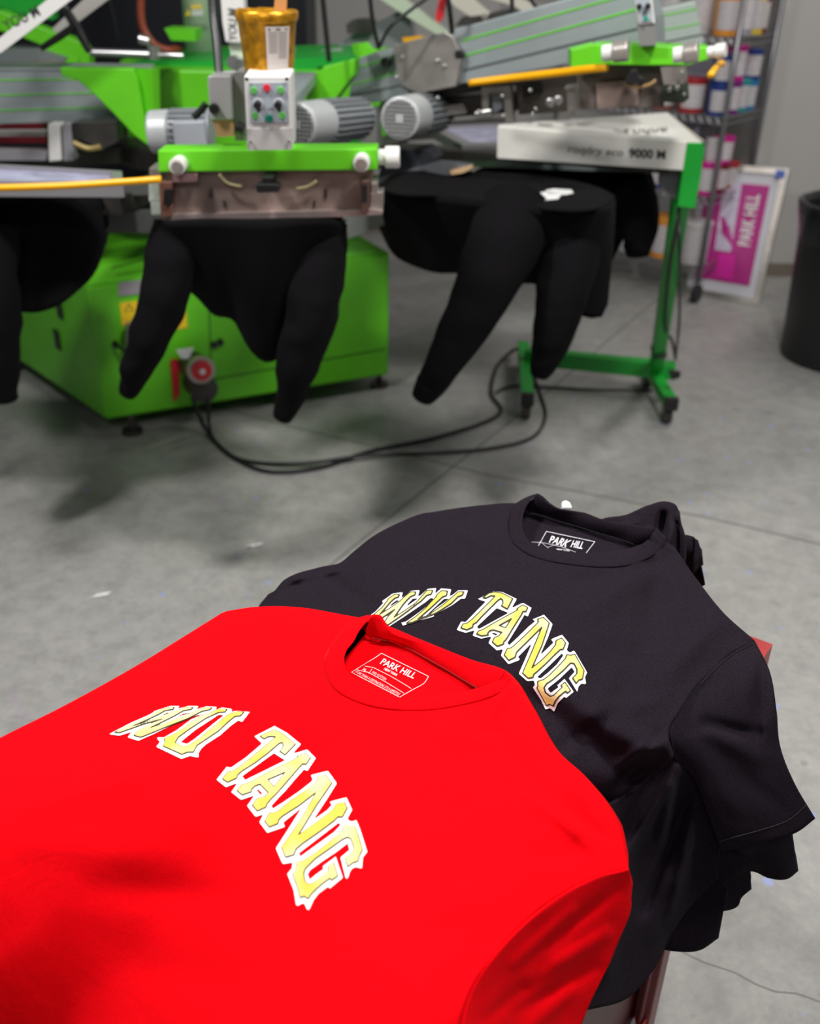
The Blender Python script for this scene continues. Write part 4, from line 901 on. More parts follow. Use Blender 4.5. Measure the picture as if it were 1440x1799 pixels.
# ================================================================ T-SHIRT PILES ON THE RED CART
def ext(S3, side, steps):
    """adds loops that turn the border of a cloth grid downwards over the pile. S3: (m,n,3) array"""
    if side in ('top', 'top0'): S3 = S3[::-1]
    if side == 'left': S3 = S3[:, ::-1]
    if side in ('left', 'right'): S3 = S3.transpose(1, 0, 2)
    b_ = S3[-1]; d_ = b_-S3[-3]; d_[:, 2] = 0; L = np.linalg.norm(d_, axis=1, keepdims=True)+1e-9; d_ = d_/L
    k = np.ones(9)/9; dp = np.pad(d_, ((4, 4), (0, 0)), 'edge'); d_ = np.stack([np.convolve(dp[:, c], k, 'valid') for c in range(3)], 1)
    tp = np.clip((len(b_)-1-np.arange(len(b_)))/(14 if side == 'top0' else 1e-6), 0, 1)[:, None]
    rows = [b_+tp*(d_*a+np.array([0, 0, -z])) for a, z in steps]
    S3 = np.concatenate([S3, np.array(rows)], 0)
    if side in ('left', 'right'): S3 = S3.transpose(1, 0, 2)
    if side == 'left': S3 = S3[:, ::-1]
    if side in ('top', 'top0'): S3 = S3[::-1]
    return S3
def crease(x, y, L):
    """sum of creases, each (x0,y0,x1,y1,width px,height m) along a pixel line"""
    t = 0
    for x0, y0, x1, y1, wd, hh in L:
        dx, dy = x1-x0, y1-y0; s_ = ((x-x0)*dx+(y-y0)*dy)/(dx*dx+dy*dy); s_ = min(1, max(0, s_)); d2 = (x-x0-s_*dx)**2+(y-y0-s_*dy)**2
        t += hh*math.exp(-d2/(wd*wd))*(.35+.65*math.sin(math.pi*min(1, max(0, .12+s_*.76))))
    return t
def inpoly(x, y, P):
    c = False; n_ = len(P)
    for i in range(n_):
        x0, y0 = P[i]; x1, y1 = P[(i+1) % n_]
        if (y0 > y) != (y1 > y) and x < (x1-x0)*(y-y0)/(y1-y0)+x0: c = not c
    return c
def cloth(name, T, B, L, R_, n, m, mt, parent, creases=(), wr=.0015, fr=14, exts=(), hole=None, thick=.0022, label=None, seed=0, ease=1.0):
    S = coons(T, B, L, R_, n, m)
    if ease != 1.0:
        vv_ = np.linspace(0, 1, m)
        for i in range(n): S[:, i, 2] = np.interp(vv_**ease, vv_, S[:, i, 2])
    A = np.zeros((m, n, 3))
    for j in range(m):
        for i in range(n):
            x, y, z = S[j, i]; z += crease(x, y, creases)
            p = Z(x, y, z)
            e = wr*noise.noise(p*fr+Vector((seed, 1, 0)))+wr*.6*noise.noise(p*fr*2.2+Vector((0, seed, 4)))
            p = Z(x, y, z+e) if 0 < i < n-1 and 0 < j < m-1 else p; A[j, i] = p
    hm = np.zeros((m, n), bool)
    if hole:
        for j in range(m):
            for i in range(n): hm[j, i] = inpoly(S[j, i, 0], S[j, i, 1], hole)
    o0, i0 = 0, 0
    for side, steps in exts:
        A = ext(A, side, steps)
        if side in ('top', 'top0'): o0 += len(steps)
        if side == 'left': i0 += len(steps)
    M, N = A.shape[:2]; P = [Vector(p) for p in A.reshape(-1, 3)]; f = []
    for j in range(M-1):
        for i in range(N-1):
            jj, ii = j-o0, i-i0
            if hole and 0 <= jj < m-1 and 0 <= ii < n-1 and (hm[jj, ii] and hm[jj+1, ii] and hm[jj, ii+1] and hm[jj+1, ii+1]): continue
            f.append((j*N+i, j*N+i+1, (j+1)*N+i+1, (j+1)*N+i))
    o = obj(name, P, f, mt, parent, smooth=True, label=label)
    bm = bmesh.new(); bm.from_mesh(o.data); dl = [v_ for v_ in bm.verts if not v_.link_faces]; bmesh.ops.delete(bm, geom=dl, context='VERTS'); bm.to_mesh(o.data); bm.free()
    tree = BVHTree.FromPolygons([tuple(p) for p in P], f)
    if thick: sd_ = o.modifiers.new('thick', 'SOLIDIFY'); sd_.thickness = thick; sd_.offset = -1 if o.data.polygons[0].normal.z > 0 else 1
    return o, tree
def onto(tree, lift):
    def g_(x, y):
        r = ray(x, y).normalized(); h_, nn, _, _ = tree.ray_cast(O, r)
        if h_ is None: return None
        if nn.dot(r) > 0: nn = -nn
        return h_+nn*lift
    return g_
def band(name, A_, B_, n, k, mt, parent, bulge=.002):
    """a ribbed strip between curve A and curve B, both given as (px,py,z)"""
    A_ = crv(A_, n); B_ = crv(B_, n); P = []
    for j in range(k):
        v = j/(k-1)
        for i in range(n):
            q_ = A_[i]*(1-v)+B_[i]*v; P.append(Z(q_[0], q_[1], q_[2]+bulge*math.sin(math.pi*v)))
    o = obj(name, P, gridfaces(n, k), mt, parent, smooth=True); sd_ = o.modifiers.new('thick', 'SOLIDIFY'); sd_.thickness = .002; sd_.offset = 0; return o
def collar(name, A_, B_, tree, rise, mt, parent):
    n = 90; A_ = crv(A_, n); B_ = crv(B_, n); zs = []
    for q_ in A_:
        g_ = onto(tree, 0)(q_[0], q_[1]); zs.append(g_.z if g_ is not None and g_.z > .7 else None)
    last = next(z for z in zs if z is not None)
    for i in range(n):
        if zs[i] is None: zs[i] = last
        last = zs[i]
    zs = np.convolve(np.pad(zs, (5, 5), 'edge'), np.ones(11)/11, 'valid'); P = []; k = 8
    for j in range(k):
        v = j/(k-1)
        for i in range(n):
            rr_ = np.interp(i/(n-1), np.linspace(0, 1, len(rise)), rise); q_ = A_[i]*(1-v)+B_[i]*v
            P.append(Z(q_[0], q_[1], zs[i]+.0006+rr_*v+.0006*math.sin(math.pi*v)))
    o = obj(name, P, gridfaces(n, k), mt, parent, smooth=True); sd_ = o.modifiers.new('thick', 'SOLIDIFY'); sd_.thickness = .0011; sd_.offset = 0; return o
def stitch(name, L, n, mt, parent, tree, r=.0006, lift=.0005):
    P = [tuple(q_) for q_ in crv(L, n)]; g_ = onto(tree, lift); pts_ = [g_(x, y) for x, y in P]; pts_ = [p for p in pts_ if p is not None]
    return MB().tube(pts_, r, n=5, sub=1).build(name, mt, parent, smooth=True)
def sdf(G, polys):
    """signed distance (negative inside, even-odd) from grid points G (k,2) to polygons"""
    D = np.full(len(G), 1e9); I = np.zeros(len(G), bool)
    for P in polys:
        P = np.array(P, float)
        for a, b_ in zip(P, np.roll(P, -1, 0)):
            e = b_-a; l2 = (e**2).sum()+1e-12; t = np.clip(((G-a) @ e)/l2, 0, 1); D = np.minimum(D, np.hypot(*(G-a-t[:, None]*e).T))
            c = (a[1] > G[:, 1]) != (b_[1] > G[:, 1]); xi = a[0]+(G[:, 1]-a[1])*e[0]/(e[1] if abs(e[1]) > 1e-9 else 1e-9); I ^= c & (G[:, 0] < xi)
    return np.where(I, -D, D)
def decal(name, fn_sd, box_, step, fn, mt, parent):
    x0, y0, x1, y1 = box_; xs = np.arange(x0, x1+step, step); ys = np.arange(y0, y1+step, step); GX, GY = np.meshgrid(xs, ys)
    D = fn_sd(np.stack([GX.ravel(), GY.ravel()], 1)).reshape(GX.shape); vid = {}; P = []; f = []
    def vert(x, y):
        k = (round(x*50), round(y*50))
        if k not in vid:
            p = fn(x, y); vid[k] = -1 if p is None else len(P)
            if p is not None: P.append(p)
        return vid[k]
    for j in range(len(ys)-1):
        for i in range(len(xs)-1):
            c = [(xs[i], ys[j], D[j, i]), (xs[i+1], ys[j], D[j, i+1]), (xs[i+1], ys[j+1], D[j+1, i+1]), (xs[i], ys[j+1], D[j+1, i])]
            if all(q_[2] >= 0 for q_ in c): continue
            out = []
            for a, b_ in zip(c, c[1:]+c[:1]):
                if a[2] < 0: out.append((a[0], a[1]))
                if (a[2] < 0) != (b_[2] < 0): t = a[2]/(a[2]-b_[2]); out.append((a[0]+t*(b_[0]-a[0]), a[1]+t*(b_[1]-a[1])))
            ids = []
            for q_ in out:
                k = vert(*q_)
                if k >= 0 and k not in ids: ids.append(k)
            if len(ids) >= 3: f.append(tuple(ids))
    if not f: return None
    return obj(name, P, f, mt, parent)
def zm(ox, oy, s, L): return [(ox+x*s, oy+y*s) for x, y in L]
# --- traced outlines of the two chest prints (each list in its own enlarged frame)
zA = lambda L: zm(180, 1230, 260/1440, L); zB = lambda L: zm(370, 1260, 1/9, L); zC = lambda L: zm(440, 1310, 220/1440, L); zD = lambda L: zm(480, 1430, .125, L)
zE = lambda L: zm(660, 1020, .125, L); zF = lambda L: zm(800, 1030, 1/9, L); zG = lambda L: zm(870, 1070, .125, L)
red_yel = [
 zA([(118, 322), (340, 222), (480, 160), (560, 106), (650, 76), (702, 78), (690, 98), (610, 112), (545, 150), (430, 205), (285, 268), (420, 225), (520, 185), (640, 140), (742, 104), (810, 76), (886, 78), (868, 98), (790, 112), (700, 165), (600, 215), (455, 285), (620, 232), (800, 160), (920, 110), (985, 80), (1068, 82), (1052, 100), (970, 118), (830, 190), (600, 280), (400, 362), (370, 370), (305, 352), (345, 308), (480, 235), (600, 190), (500, 215), (400, 245), (170, 326)]),
 zA([(600, 382), (690, 345), (800, 280), (870, 215), (960, 160), (1070, 125), (1120, 95), (1215, 97), (1195, 125), (1130, 130), (1010, 185), (850, 290), (740, 370), (708, 425), (780, 462), (840, 450), (940, 385), (1040, 300), (1150, 210), (1215, 155), (1245, 138), (1310, 120), (1380, 122), (1345, 162), (1290, 168), (1220, 225), (1130, 310), (1010, 390), (920, 450), (885, 515), (830, 515), (775, 537), (590, 455), (612, 420)]),
 zB([(780, 310), (1005, 208), (1080, 240), (1190, 315), (1340, 438), (1175, 608), (1090, 550), (1135, 500), (1150, 455), (1130, 410), (1080, 430), (900, 585), (700, 735), (500, 860), (430, 920), (410, 975), (265, 1040), (185, 985), (265, 880), (350, 860), (420, 820), (640, 650), (880, 450), (1030, 325), (960, 315), (900, 325), (845, 357)]),
 zB([(500, 1240), (415, 1170), (495, 1072), (570, 1060), (650, 1020), (900, 890), (1250, 715), (1375, 650), (1375, 625)])+zC([(635, 97), (690, 150), (640, 225), (600, 220), (560, 260), (450, 390), (380, 470), (310, 550), (240, 620), (190, 680), (180, 715), (80, 760), (22, 692), (75, 615)])+zB([(850, 1270), (915, 1205), (780, 1070), (700, 1100), (650, 1150), (645, 1190)]),
 zB([(905, 1000), (1180, 880), (1005, 1110)]),
 zC([(165, 875), (220, 945), (320, 905), (330, 860), (370, 820), (560, 700), (755, 550), (640, 760), (500, 980), (362, 1175), (410, 1293), (505, 1265), (530, 1200), (600, 1140), (800, 1000), (960, 880), (1010, 830), (1060, 832), (1115, 730), (1085, 662), (990, 680), (970, 720), (900, 790), (760, 890), (555, 1040), (640, 900), (760, 700), (870, 540), (938, 440), (865, 348), (775, 370), (770, 410), (720, 460), (600, 550), (450, 650), (320, 760), (280, 778), (220, 780)]),
 zD([(1020, 160), (1080, 185), (1150, 180), (1190, 290), (1255, 520), (1215, 590), (1190, 680), (1120, 700), (1050, 755), (1015, 635), (1100, 570), (1135, 500), (1120, 430), (1090, 360), (1050, 340), (980, 370), (800, 500), (600, 640), (460, 780), (435, 850), (455, 960), (500, 1000), (560, 985), (650, 920), (780, 815), (775, 755), (855, 695), (910, 885), (820, 950), (805, 915), (700, 990), (610, 1070), (540, 1140), (500, 1205), (440, 1170), (385, 1190), (350, 1050), (280, 855), (320, 800), (340, 690), (420, 670), (600, 560), (800, 400), (920, 300), (980, 230)])]
red_wht = [
 zA([(62, 338), (280, 225), (440, 155), (505, 120), (480, 120), (660, 62), (755, 62), (725, 92), (835, 62), (940, 62), (905, 98), (1010, 65), (1120, 70), (1095, 98), (1165, 78), (1270, 92), (1245, 122), (1300, 110), (1435, 120), (1360, 218), (1320, 205), (1250, 255), (1150, 345), (1010, 435), (960, 480), (935, 520), (935, 565), (850, 548), (770, 578), (522, 460), (560, 415), (525, 368), (600, 368), (720, 300), (860, 195), (1000, 135), (920, 152), (780, 205), (640, 268), (480, 345), (350, 402), (245, 368), (285, 316), (165, 352)]),
 zA([(555, 165), (620, 130), (680, 125)]), zA([(690, 182), (790, 135), (865, 128)]), zA([(760, 415), (900, 300), (1130, 150), (1185, 150), (1060, 250), (900, 380), (825, 432)]),
 zB([(688, 310), (1010, 145), (1200, 250), (1430, 435), (1295, 585)])+zC([(490, 98), (650, 48), (752, 150), (655, 298), (615, 282), (500, 410), (400, 530), (330, 600), (240, 700), (262, 728), (400, 640), (560, 530), (700, 420), (715, 390), (690, 345), (890, 295), (995, 440), (870, 640), (790, 760), (725, 858), (880, 750), (935, 690), (912, 650), (1105, 600), (1172, 745), (1120, 840)])+zD([(1045, 75), (1075, 108), (1120, 112), (1170, 92), (1225, 230), (1322, 540), (1260, 620), (1248, 775), (1160, 755), (1110, 775), (1080, 820), (1048, 915), (1020, 915), (945, 620), (1070, 515), (1050, 420), (880, 550), (700, 670), (520, 800), (490, 855), (515, 930), (600, 860), (710, 780), (695, 745), (880, 605), (980, 905), (800, 1055), (765, 1035), (640, 1130), (570, 1220), (510, 1355), (480, 1355), (440, 1270), (415, 1265), (350, 1300), (325, 1290), (290, 1080), (200, 850), (265, 770), (275, 690), (150, 712), (130, 700), (38, 490)])+zC([(400, 1020), (590, 720), (380, 890), (400, 940), (195, 1010), (102, 885), (150, 795), (60, 825)])+zB([(575, 1410), (690, 1245), (480, 1315), (325, 1190), (425, 1045), (240, 1115), (92, 995), (255, 790), (320, 805), (560, 640), (810, 425)]),
 zB([(500, 940), (1000, 578), (1175, 690), (545, 1000)]), zB([(725, 1155), (755, 1150), (820, 1215), (790, 1235)]), zD([(365, 560), (925, 130), (945, 165), (860, 260), (385, 605)])]
blk_yel = [
 zE([(-60, 520), (90, 390), (160, 300), (178, 268), (270, 205), (335, 208), (322, 245), (270, 262), (215, 310), (150, 385), (55, 490), (200, 400), (330, 310), (405, 240), (490, 172), (565, 172), (550, 215), (490, 240), (430, 300), (380, 360), (260, 530), (400, 440), (560, 330), (640, 240), (720, 150), (800, 150), (780, 205), (720, 220), (640, 300), (480, 420), (330, 530), (170, 640), (120, 600), (180, 510), (270, 420), (100, 530), (20, 600)]),
 zE([(435, 605), (560, 520), (700, 400), (790, 300), (850, 240), (860, 210), (925, 155), (1010, 160), (995, 225), (940, 245), (860, 320), (740, 430), (600, 550), (700, 515), (760, 485), (900, 390), (1000, 310), (1070, 250), (1100, 225), (1160, 170), (1240, 170), (1220, 220), (1160, 240), (1060, 340), (920, 430), (820, 485), (600, 565), (520, 600), (440, 617)]),
 zF([(430, 195), (530, 125), (620, 105), (740, 125), (905, 210), (820, 378), (725, 325), (750, 285), (745, 235), (715, 210), (670, 240), (560, 350), (420, 490), (330, 590), (275, 620), (275, 660), (180, 705), (85, 675), (120, 610), (180, 600), (260, 540), (430, 370), (560, 240), (625, 170), (560, 165), (480, 205)]),
 zF([(970, 370), (1060, 310), (1140, 350), (1115, 415), (1065, 415), (1040, 470), (900, 690), (800, 860), (765, 890), (760, 930), (660, 965), (580, 895), (615, 825), (680, 800), (735, 745), (600, 705), (540, 720), (505, 765), (520, 785), (410, 800), (330, 770), (365, 720), (430, 700), (600, 600), (800, 490), (980, 390)]), zF([(690, 638), (885, 530), (790, 670)]),
 zG([(590, 155), (670, 130), (755, 210), (720, 320), (650, 530), (580, 690), (515, 840), (640, 740), (760, 620), (840, 520), (850, 455), (930, 420), (985, 490), (950, 580), (910, 585), (840, 650), (700, 790), (590, 890), (540, 930), (535, 970), (465, 980), (385, 910), (440, 780), (520, 590), (650, 270), (560, 360), (430, 490), (300, 620), (280, 690), (190, 735), (125, 660), (170, 565), (220, 560), (260, 530), (420, 380), (540, 260), (600, 200)]),
 zG([(1000, 655), (1060, 665), (1110, 645), (1240, 880), (1215, 1000), (1170, 1010), (1130, 1060), (1080, 985), (1140, 920), (1140, 860), (1100, 780), (1050, 775), (960, 870), (800, 1010), (720, 1060), (690, 1110), (710, 1170), (780, 1225), (830, 1210), (940, 1110), (920, 1085), (975, 1040), (1055, 1160), (1010, 1195), (990, 1165), (900, 1230), (850, 1290), (820, 1360), (770, 1335), (725, 1355), (660, 1230), (590, 1105), (605, 1080), (595, 1025), (680, 1000), (760, 940), (900, 800), (980, 710)])]
blk_wht = [
 zE([(-80, 500), (0, 440), (110, 320), (85, 300), (240, 190), (385, 170), (355, 255), (400, 230), (490, 155), (620, 138), (590, 230), (630, 215), (730, 125), (850, 112), (830, 195), (920, 118), (1062, 130), (1035, 228), (1080, 210), (1160, 145), (1295, 145), (1255, 262), (1200, 260), (1080, 350), (900, 450), (790, 495), (825, 497), (820, 512), (600, 572), (365, 645), (385, 620), (340, 605), (430, 580), (600, 460), (740, 350), (815, 262), (770, 252), (700, 310), (560, 405), (400, 515), (175, 660), (100, 680), (-40, 640)]),
 zE([(160, 400), (225, 335), (290, 285), (350, 280)]), zE([(400, 395), (455, 330), (520, 262), (600, 255)]), zE([(620, 548), (740, 470), (960, 265), (1040, 260), (860, 390), (740, 490)]),
 zF([(345, 215), (600, 90), (740, 100), (970, 210), (885, 355), (1065, 270), (1200, 350), (1140, 490), (1090, 460), (960, 680), (820, 905), (850, 940), (1000, 800), (1150, 650), (1260, 560), (1210, 535)])+zG([(680, 88), (802, 220), (740, 400), (625, 660), (720, 570), (815, 480), (778, 432), (935, 370), (1030, 485), (1000, 590), (1045, 620), (1105, 590), (1285, 900), (1255, 960), (1270, 1065), (1200, 1055), (1160, 1105), (1150, 1175), (1030, 980), (1110, 890), (1070, 825), (900, 990), (735, 1120), (780, 1180), (890, 1105), (870, 1080), (970, 990), (1100, 1170), (995, 1255), (975, 1230), (880, 1320), (830, 1445), (770, 1390), (705, 1415), (640, 1270), (530, 1100), (560, 1070), (545, 1010), (450, 1015), (330, 915), (420, 710), (515, 480), (320, 680), (350, 720), (185, 782), (78, 660), (110, 570), (20, 590)])+zF([(520, 905), (570, 800), (405, 835), (270, 790), (300, 705), (160, 745), (20, 700), (90, 565), (160, 575), (330, 400), (480, 250)]),
 zF([(335, 650), (650, 355), (840, 430), (370, 685)]), zF([(570, 760), (590, 740), (665, 765), (640, 785)]), zG([(585, 965), (740, 820), (935, 630), (950, 665), (860, 790), (740, 900), (640, 980)])]
PWHT = mat('print_white', (.90, .90, .90), .7)
def print_yellow():
    m_ = mat('print_yellow', (.93, .72, .16), .7); nt = m_.node_tree; b_ = nt.nodes['Principled BSDF']
    tc = nt.nodes.new('ShaderNodeTexCoord'); n_ = nt.nodes.new('ShaderNodeTexNoise'); n_.inputs['Scale'].default_value = 32; n_.inputs['Detail'].default_value = 1
    r = nt.nodes.new('ShaderNodeValToRGB'); r.color_ramp.elements[0].position = .38; r.color_ramp.elements[1].position = .62
    r.color_ramp.elements[0].color = (.80, .59, .07, 1); r.color_ramp.elements[1].color = (.88, .78, .36, 1)
    nt.links.new(tc.outputs['Object'], n_.inputs['Vector']); nt.links.new(n_.outputs['Fac'], r.inputs['Fac']); nt.links.new(r.outputs['Color'], b_.inputs['Base Color']); return m_
PYEL = print_yellow(); PBLK = mat('print_black', (.03, .03, .012), .7)
def chest_print(parent, tree, yel, wht, edge, lim):
    allp = np.concatenate([np.array(p) for p in wht]); bx = (allp[:, 0].min()-3, allp[:, 1].min()-3, allp[:, 0].max()+3, allp[:, 1].max()+3)
    w_ = decal('chest_print', lambda G: sdf(G, wht), bx, 2.0, onto(tree, .0008), PWHT, parent, )
    decal('black_outline', lambda G: sdf(G, yel)-edge*.5, bx, 1.6, onto(tree, .0012), PBLK, w_)
    decal('yellow_fill', lambda G: sdf(G, yel)+edge*.5, bx, 1.6, onto(tree, .0016), PYEL, w_)
# ---------------------------------------------------------------- red cart
cz = .66
c1 = Z(1357, 1133, cz+.035); c1.z = cz
ce = Vector((.58, .8146, 0)); cn = Vector((-.8146, .58, 0))      # along the cart's long side, and leftwards across it
c2 = c1-ce*.70
cart = thing('utility_cart', ((c1+c2)/2+cn*.24)-Vector((0, 0, cz)), 'red metal utility cart carrying the t-shirt piles', 'cart')
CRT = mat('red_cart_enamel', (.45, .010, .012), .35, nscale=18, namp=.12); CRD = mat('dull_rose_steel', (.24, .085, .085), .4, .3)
def CT(u, v, z): return c2+ce*u+cn*v+Vector((0, 0, z-cz))
def tray(z, nm_, Ln=.70):
    m = MB(); Wd = .42
    m.poly([CT(0, 0, z), CT(Ln, 0, z), CT(Ln, Wd, z), CT(0, Wd, z)], (0, 0, .004))
    for a, b_ in (((0, 0), (Ln, 0)), ((Ln, 0), (Ln, Wd)), ((Ln, Wd), (0, Wd)), ((0, Wd), (0, 0))):
        p, q_ = CT(*a, z-.03), CT(*b_, z-.03); c_ = CT(Ln/2, Wd/2, z-.03); i1 = (c_-p).normalized()*.004; i2 = (c_-q_).normalized()*.004
        m.poly([p, q_, q_+i2, p+i1], (0, 0, .065))
    return m.build(nm_, CRT, cart, bevel=.0015)
um = ce.dot(Vector((.375, .905, 0))-c2)
tray(cz, 'top_tray'); tray(.13, 'bottom_shelf', um)
m = MB(); zr = cz+.033
for a_ in ([(0, 0), (.70, 0), (.70, .05), (0, .05)], [(.65, .05), (.70, .05), (.70, .42), (.65, .42)]): m.poly([CT(u, v, zr) for u, v in a_], (0, 0, .003))
m.build('rim', CRT, cart)
um = ce.dot(Vector((.375, .905, 0))-c2)
MB().poly([CT(um-.02, -.004, .10), CT(um+.012, -.004, .10), CT(um+.012, .012, .10), CT(um-.02, .012, .10)], (0, 0, cz-.06)).build('upright', CRD, cart, bevel=.002)
MB().poly([CT(.03, .02, .10), CT(um-.015, .02, .10), CT(um-.015, .026, .10), CT(.03, .026, .10)], (0, 0, cz-.06)).build('side_panel', mat('shaded_red_enamel', (.09, .004, .006), .4), cart)  # panel red darkened in its colour to stand for shade under the tray
for u, v in ((.005, .005), (um-.003, .005), (.005, .415), (um-.003, .415)):
    su = 1 if u < .4 else -1; sv = 1 if v < .2 else -1
    m = MB(); m.poly([CT(u, v, .08), CT(u+su*.032, v, .08), CT(u+su*.032, v+sv*.003, .08), CT(u, v+sv*.003, .08)], (0, 0, cz-.04)); m.poly([CT(u, v, .08), CT(u, v+sv*.032, .08), CT(u+su*.003, v+sv*.032, .08), CT(u+su*.003, v, .08)], (0, 0, cz-.04))
    m.build('leg', CRD, cart); ps = CT(u+su*.02, v+sv*.02, .04)
    MB().cyl(ps-ce*.012, ps+ce*.012, .04).build('caster', RUBBER, cart)
tagit(MB().box((0, 0, 0), (.05, .035, .002)).build('paper_note', WINK), 'small white paper note lying in the shadow under the black pile', 'note')
bpy.data.objects['paper_note'].location = Z(1085, 1795, .14)
# ---------------------------------------------------------------- red t-shirt (front pile)
rs = thing('t_shirt', Z(500, 1500, .80), 'red t-shirt with arched gold lettering, laid on top of the front pile', 't-shirt')
zN = lambda L: zm(560, 1080, 300/1440, L)
inner = [(x, y, z) for (x, y), z in zip(zN([(470, 5), (400, 60), (335, 140), (290, 225), (232, 300), (212, 380), (235, 470), (330, 560), (500, 650), (700, 700), (950, 690), (1200, 655), (1400, 600), (1520, 540), (1572, 480)]), [.889, .888, .885, .880, .874, .869, .867, .866, .867, .867, .868, .869, .870, .873, .877])]
outer = [(x, y, z) for (x, y), z in zip(zN([(400, 8), (320, 35), (220, 100), (150, 200), (75, 310), (45, 410), (60, 510), (140, 630), (340, 740), (640, 800), (950, 800), (1250, 750), (1450, 690), (1570, 620), (1610, 540)]), [.878, .875, .872, .870, .868, .867, .867, .867, .868, .868, .868, .868, .868, .868, .869])]
b_up = [(x, y, z) for (x, y), z in zip(zN([(452, -4), (520, 6), (555, 60), (595, 125), (640, 160), (760, 200), (900, 240), (1100, 320), (1300, 405), (1440, 455), (1572, 480)]), [.889, .889, .884, .880, .878, .877, .876, .876, .877, .878, .877])]
b_lo = [(x, y, z) for (x, y), z in zip(zN([(395, 120), (400, 165), (440, 195), (520, 212), (590, 222), (740, 275), (880, 355), (1050, 450), (1200, 540), (1350, 630), (1500, 600)]), [.872, .866, .864, .864, .864, .864, .864, .864, .864, .864, .868])]
r_hole = [((a[0]+b_[0])/2, (a[1]+b_[1])/2) for a, b_ in zip(crv(outer, 30), crv(inner, 30))]+[(a[0]*.6+b_[0]*.4, a[1]*.6+b_[1]*.4) for a, b_ in zip(crv(b_up, 30), crv(b_lo, 30))][::-1]
Tt = [(400, 1073, .842), (450, 1066, .850), (520, 1068, .858), (590, 1080, .866), (650, 1092, .870), (730, 1124, .868), (820, 1160, .868), (888, 1184, .868), (925, 1240, .862), (965, 1315, .856), (1010, 1358, .852), (1060, 1420, .845), (1103, 1525, .832)]
Rr = [(1103, 1525, .832), (1040, 1543, .842), (960, 1588, .85), (885, 1655, .852), (835, 1720, .85), (812, 1780, .845), (805, 1840, .84)]
Lf = [(400, 1073, .842), (340, 1112, .842), (250, 1168, .842), (120, 1240, .842), (0, 1300, .84), (-170, 1390, .835)]
Bt = [(-170, 1390, .835), (-180, 1580, .815), (-120, 1800, .73), (40, 1930, .66), (300, 1980, .77), (600, 1980, .83), (805, 1840, .84)]
creR = [(575, 1150, 540, 1090, 9, .003), (560, 1130, 480, 1110, 9, -.002), (900, 1200, 860, 1260, 9, .003), (800, 1280, 880, 1290, 9, -.003), (930, 1400, 1010, 1460, 12, .004), (1000, 1420, 1060, 1470, 9, -.004), (700, 1450, 800, 1560, 30, .003), (380, 1230, 250, 1240, 14, .0025), (450, 1700, 700, 1600, 30, -.003), (330, 1330, 60, 1420, 26, .003), (160, 1560, 420, 1580, 30, -.0035), (60, 1480, 300, 1500, 34, .003), (720, 1270, 900, 1300, 20, .0025), (860, 1260, 970, 1420, 16, -.003), (980, 1430, 1050, 1500, 14, .004), (1000, 1400, 1030, 1440, 12, -.004), (560, 1150, 500, 1100, 16, .002),
        (600, 1640, 900, 1560, 34, .003), (250, 1700, 560, 1760, 40, -.003), (200, 1300, 80, 1330, 18, -.002), (900, 1500, 1040, 1500, 20, -.0025)]
steps = [(.008, .004), (.018, .016), (.026, .04), (.030, .075), (.032, .12)]
body, rt = cloth('body', Tt, Bt, Lf, Rr, 150, 110, REDC, rs, creR, .0022, 10, [('top0', steps), ('left', steps)], hole=r_hole, seed=1, ease=1.9)
# neck: lower back panel seen through the opening, ribbed collar bands
bp_T = [(x, y, .862) for x, y in zN([(480, 60), (600, 190), (740, 262), (1000, 400), (1350, 600), (1480, 590)])]
bp_B = [(x, y, .856) for x, y in zN([(120, 480), (280, 640), (520, 760), (760, 790), (1100, 760), (1480, 640)])]
pan, pt_ = cloth('back_panel', bp_T, bp_B, [bp_T[0], bp_B[0]], [bp_T[-1], bp_B[-1]], 50, 24, REDC, rs, (), .0008, 20, seed=3)
collar('front_collar', outer, inner, rt, [.018, .015, .009, .004, .001, .0006, .0006, .0006, .001, .002, .004], REDC, rs)
band('back_collar', b_up, b_lo, 90, 8, REDC, rs, .0012)
def seamline(name, L, dz, r, mt, parent):
    return MB().tube([Z(a, b_, c+dz) for a, b_, c in crv(L, 60)], r, n=5, sub=1).build(name, mt, parent, smooth=True)
RSE = mat('red_seam', (.30, .001, .003), .9)
seamline('collar_seam', b_lo[2:-1], .0022, .0008, RSE, rs)
stitch('collar_stitching', [q_[:2] for q_ in crv([(a, b_) for a, b_, c in outer], 40)][2:-2], 80, mat('red_stitch', (.55, .001, .004), .9), rs, rt, .0006, .0002)
# printed neck label
gl = onto(pt_, .0008); lm = MB()
def lline(L, wd, mb):
    for (x0, y0), (x1, y1) in zip(L, L[1:]):
        dx, dy = x1-x0, y1-y0; l_ = math.hypot(dx, dy); nx, ny = -dy/l_*wd/2, dx/l_*wd/2; k = max(1, int(l_/6))
        for i in range(k):
            a, b_ = i/k, (i+1)/k; Q_ = [gl(x0+dx*t+s_*nx, y0+dy*t+s_*ny) for t, s_ in ((a, -1), (b_, -1), (b_, 1), (a, 1))]
            if all(q_ is not None for q_ in Q_): mb.add(Q_, [(0, 1, 2, 3)])
lline(zN([(528, 330), (925, 525), (890, 580), (860, 600), (775, 645), (680, 700), (275, 490), (330, 455), (420, 400), (470, 370), (528, 330)]), 1.0, lm)
lline(zN([(385, 438), (460, 450), (600, 520), (720, 590), (778, 628)]), .9, lm); lline(zN([(318, 468), (420, 492), (560, 570), (715, 665)]), .9, lm); lline(zN([(450, 460), (420, 500)]), .8, lm)
fnN = lambda x, y: gl(x, y) or Z(x, y, .86)
text_on('', 'PARK HILL', zN([(512, 418), (795, 545), (832, 500), (548, 372)]), fnN, None, None, .02, mb=lm)
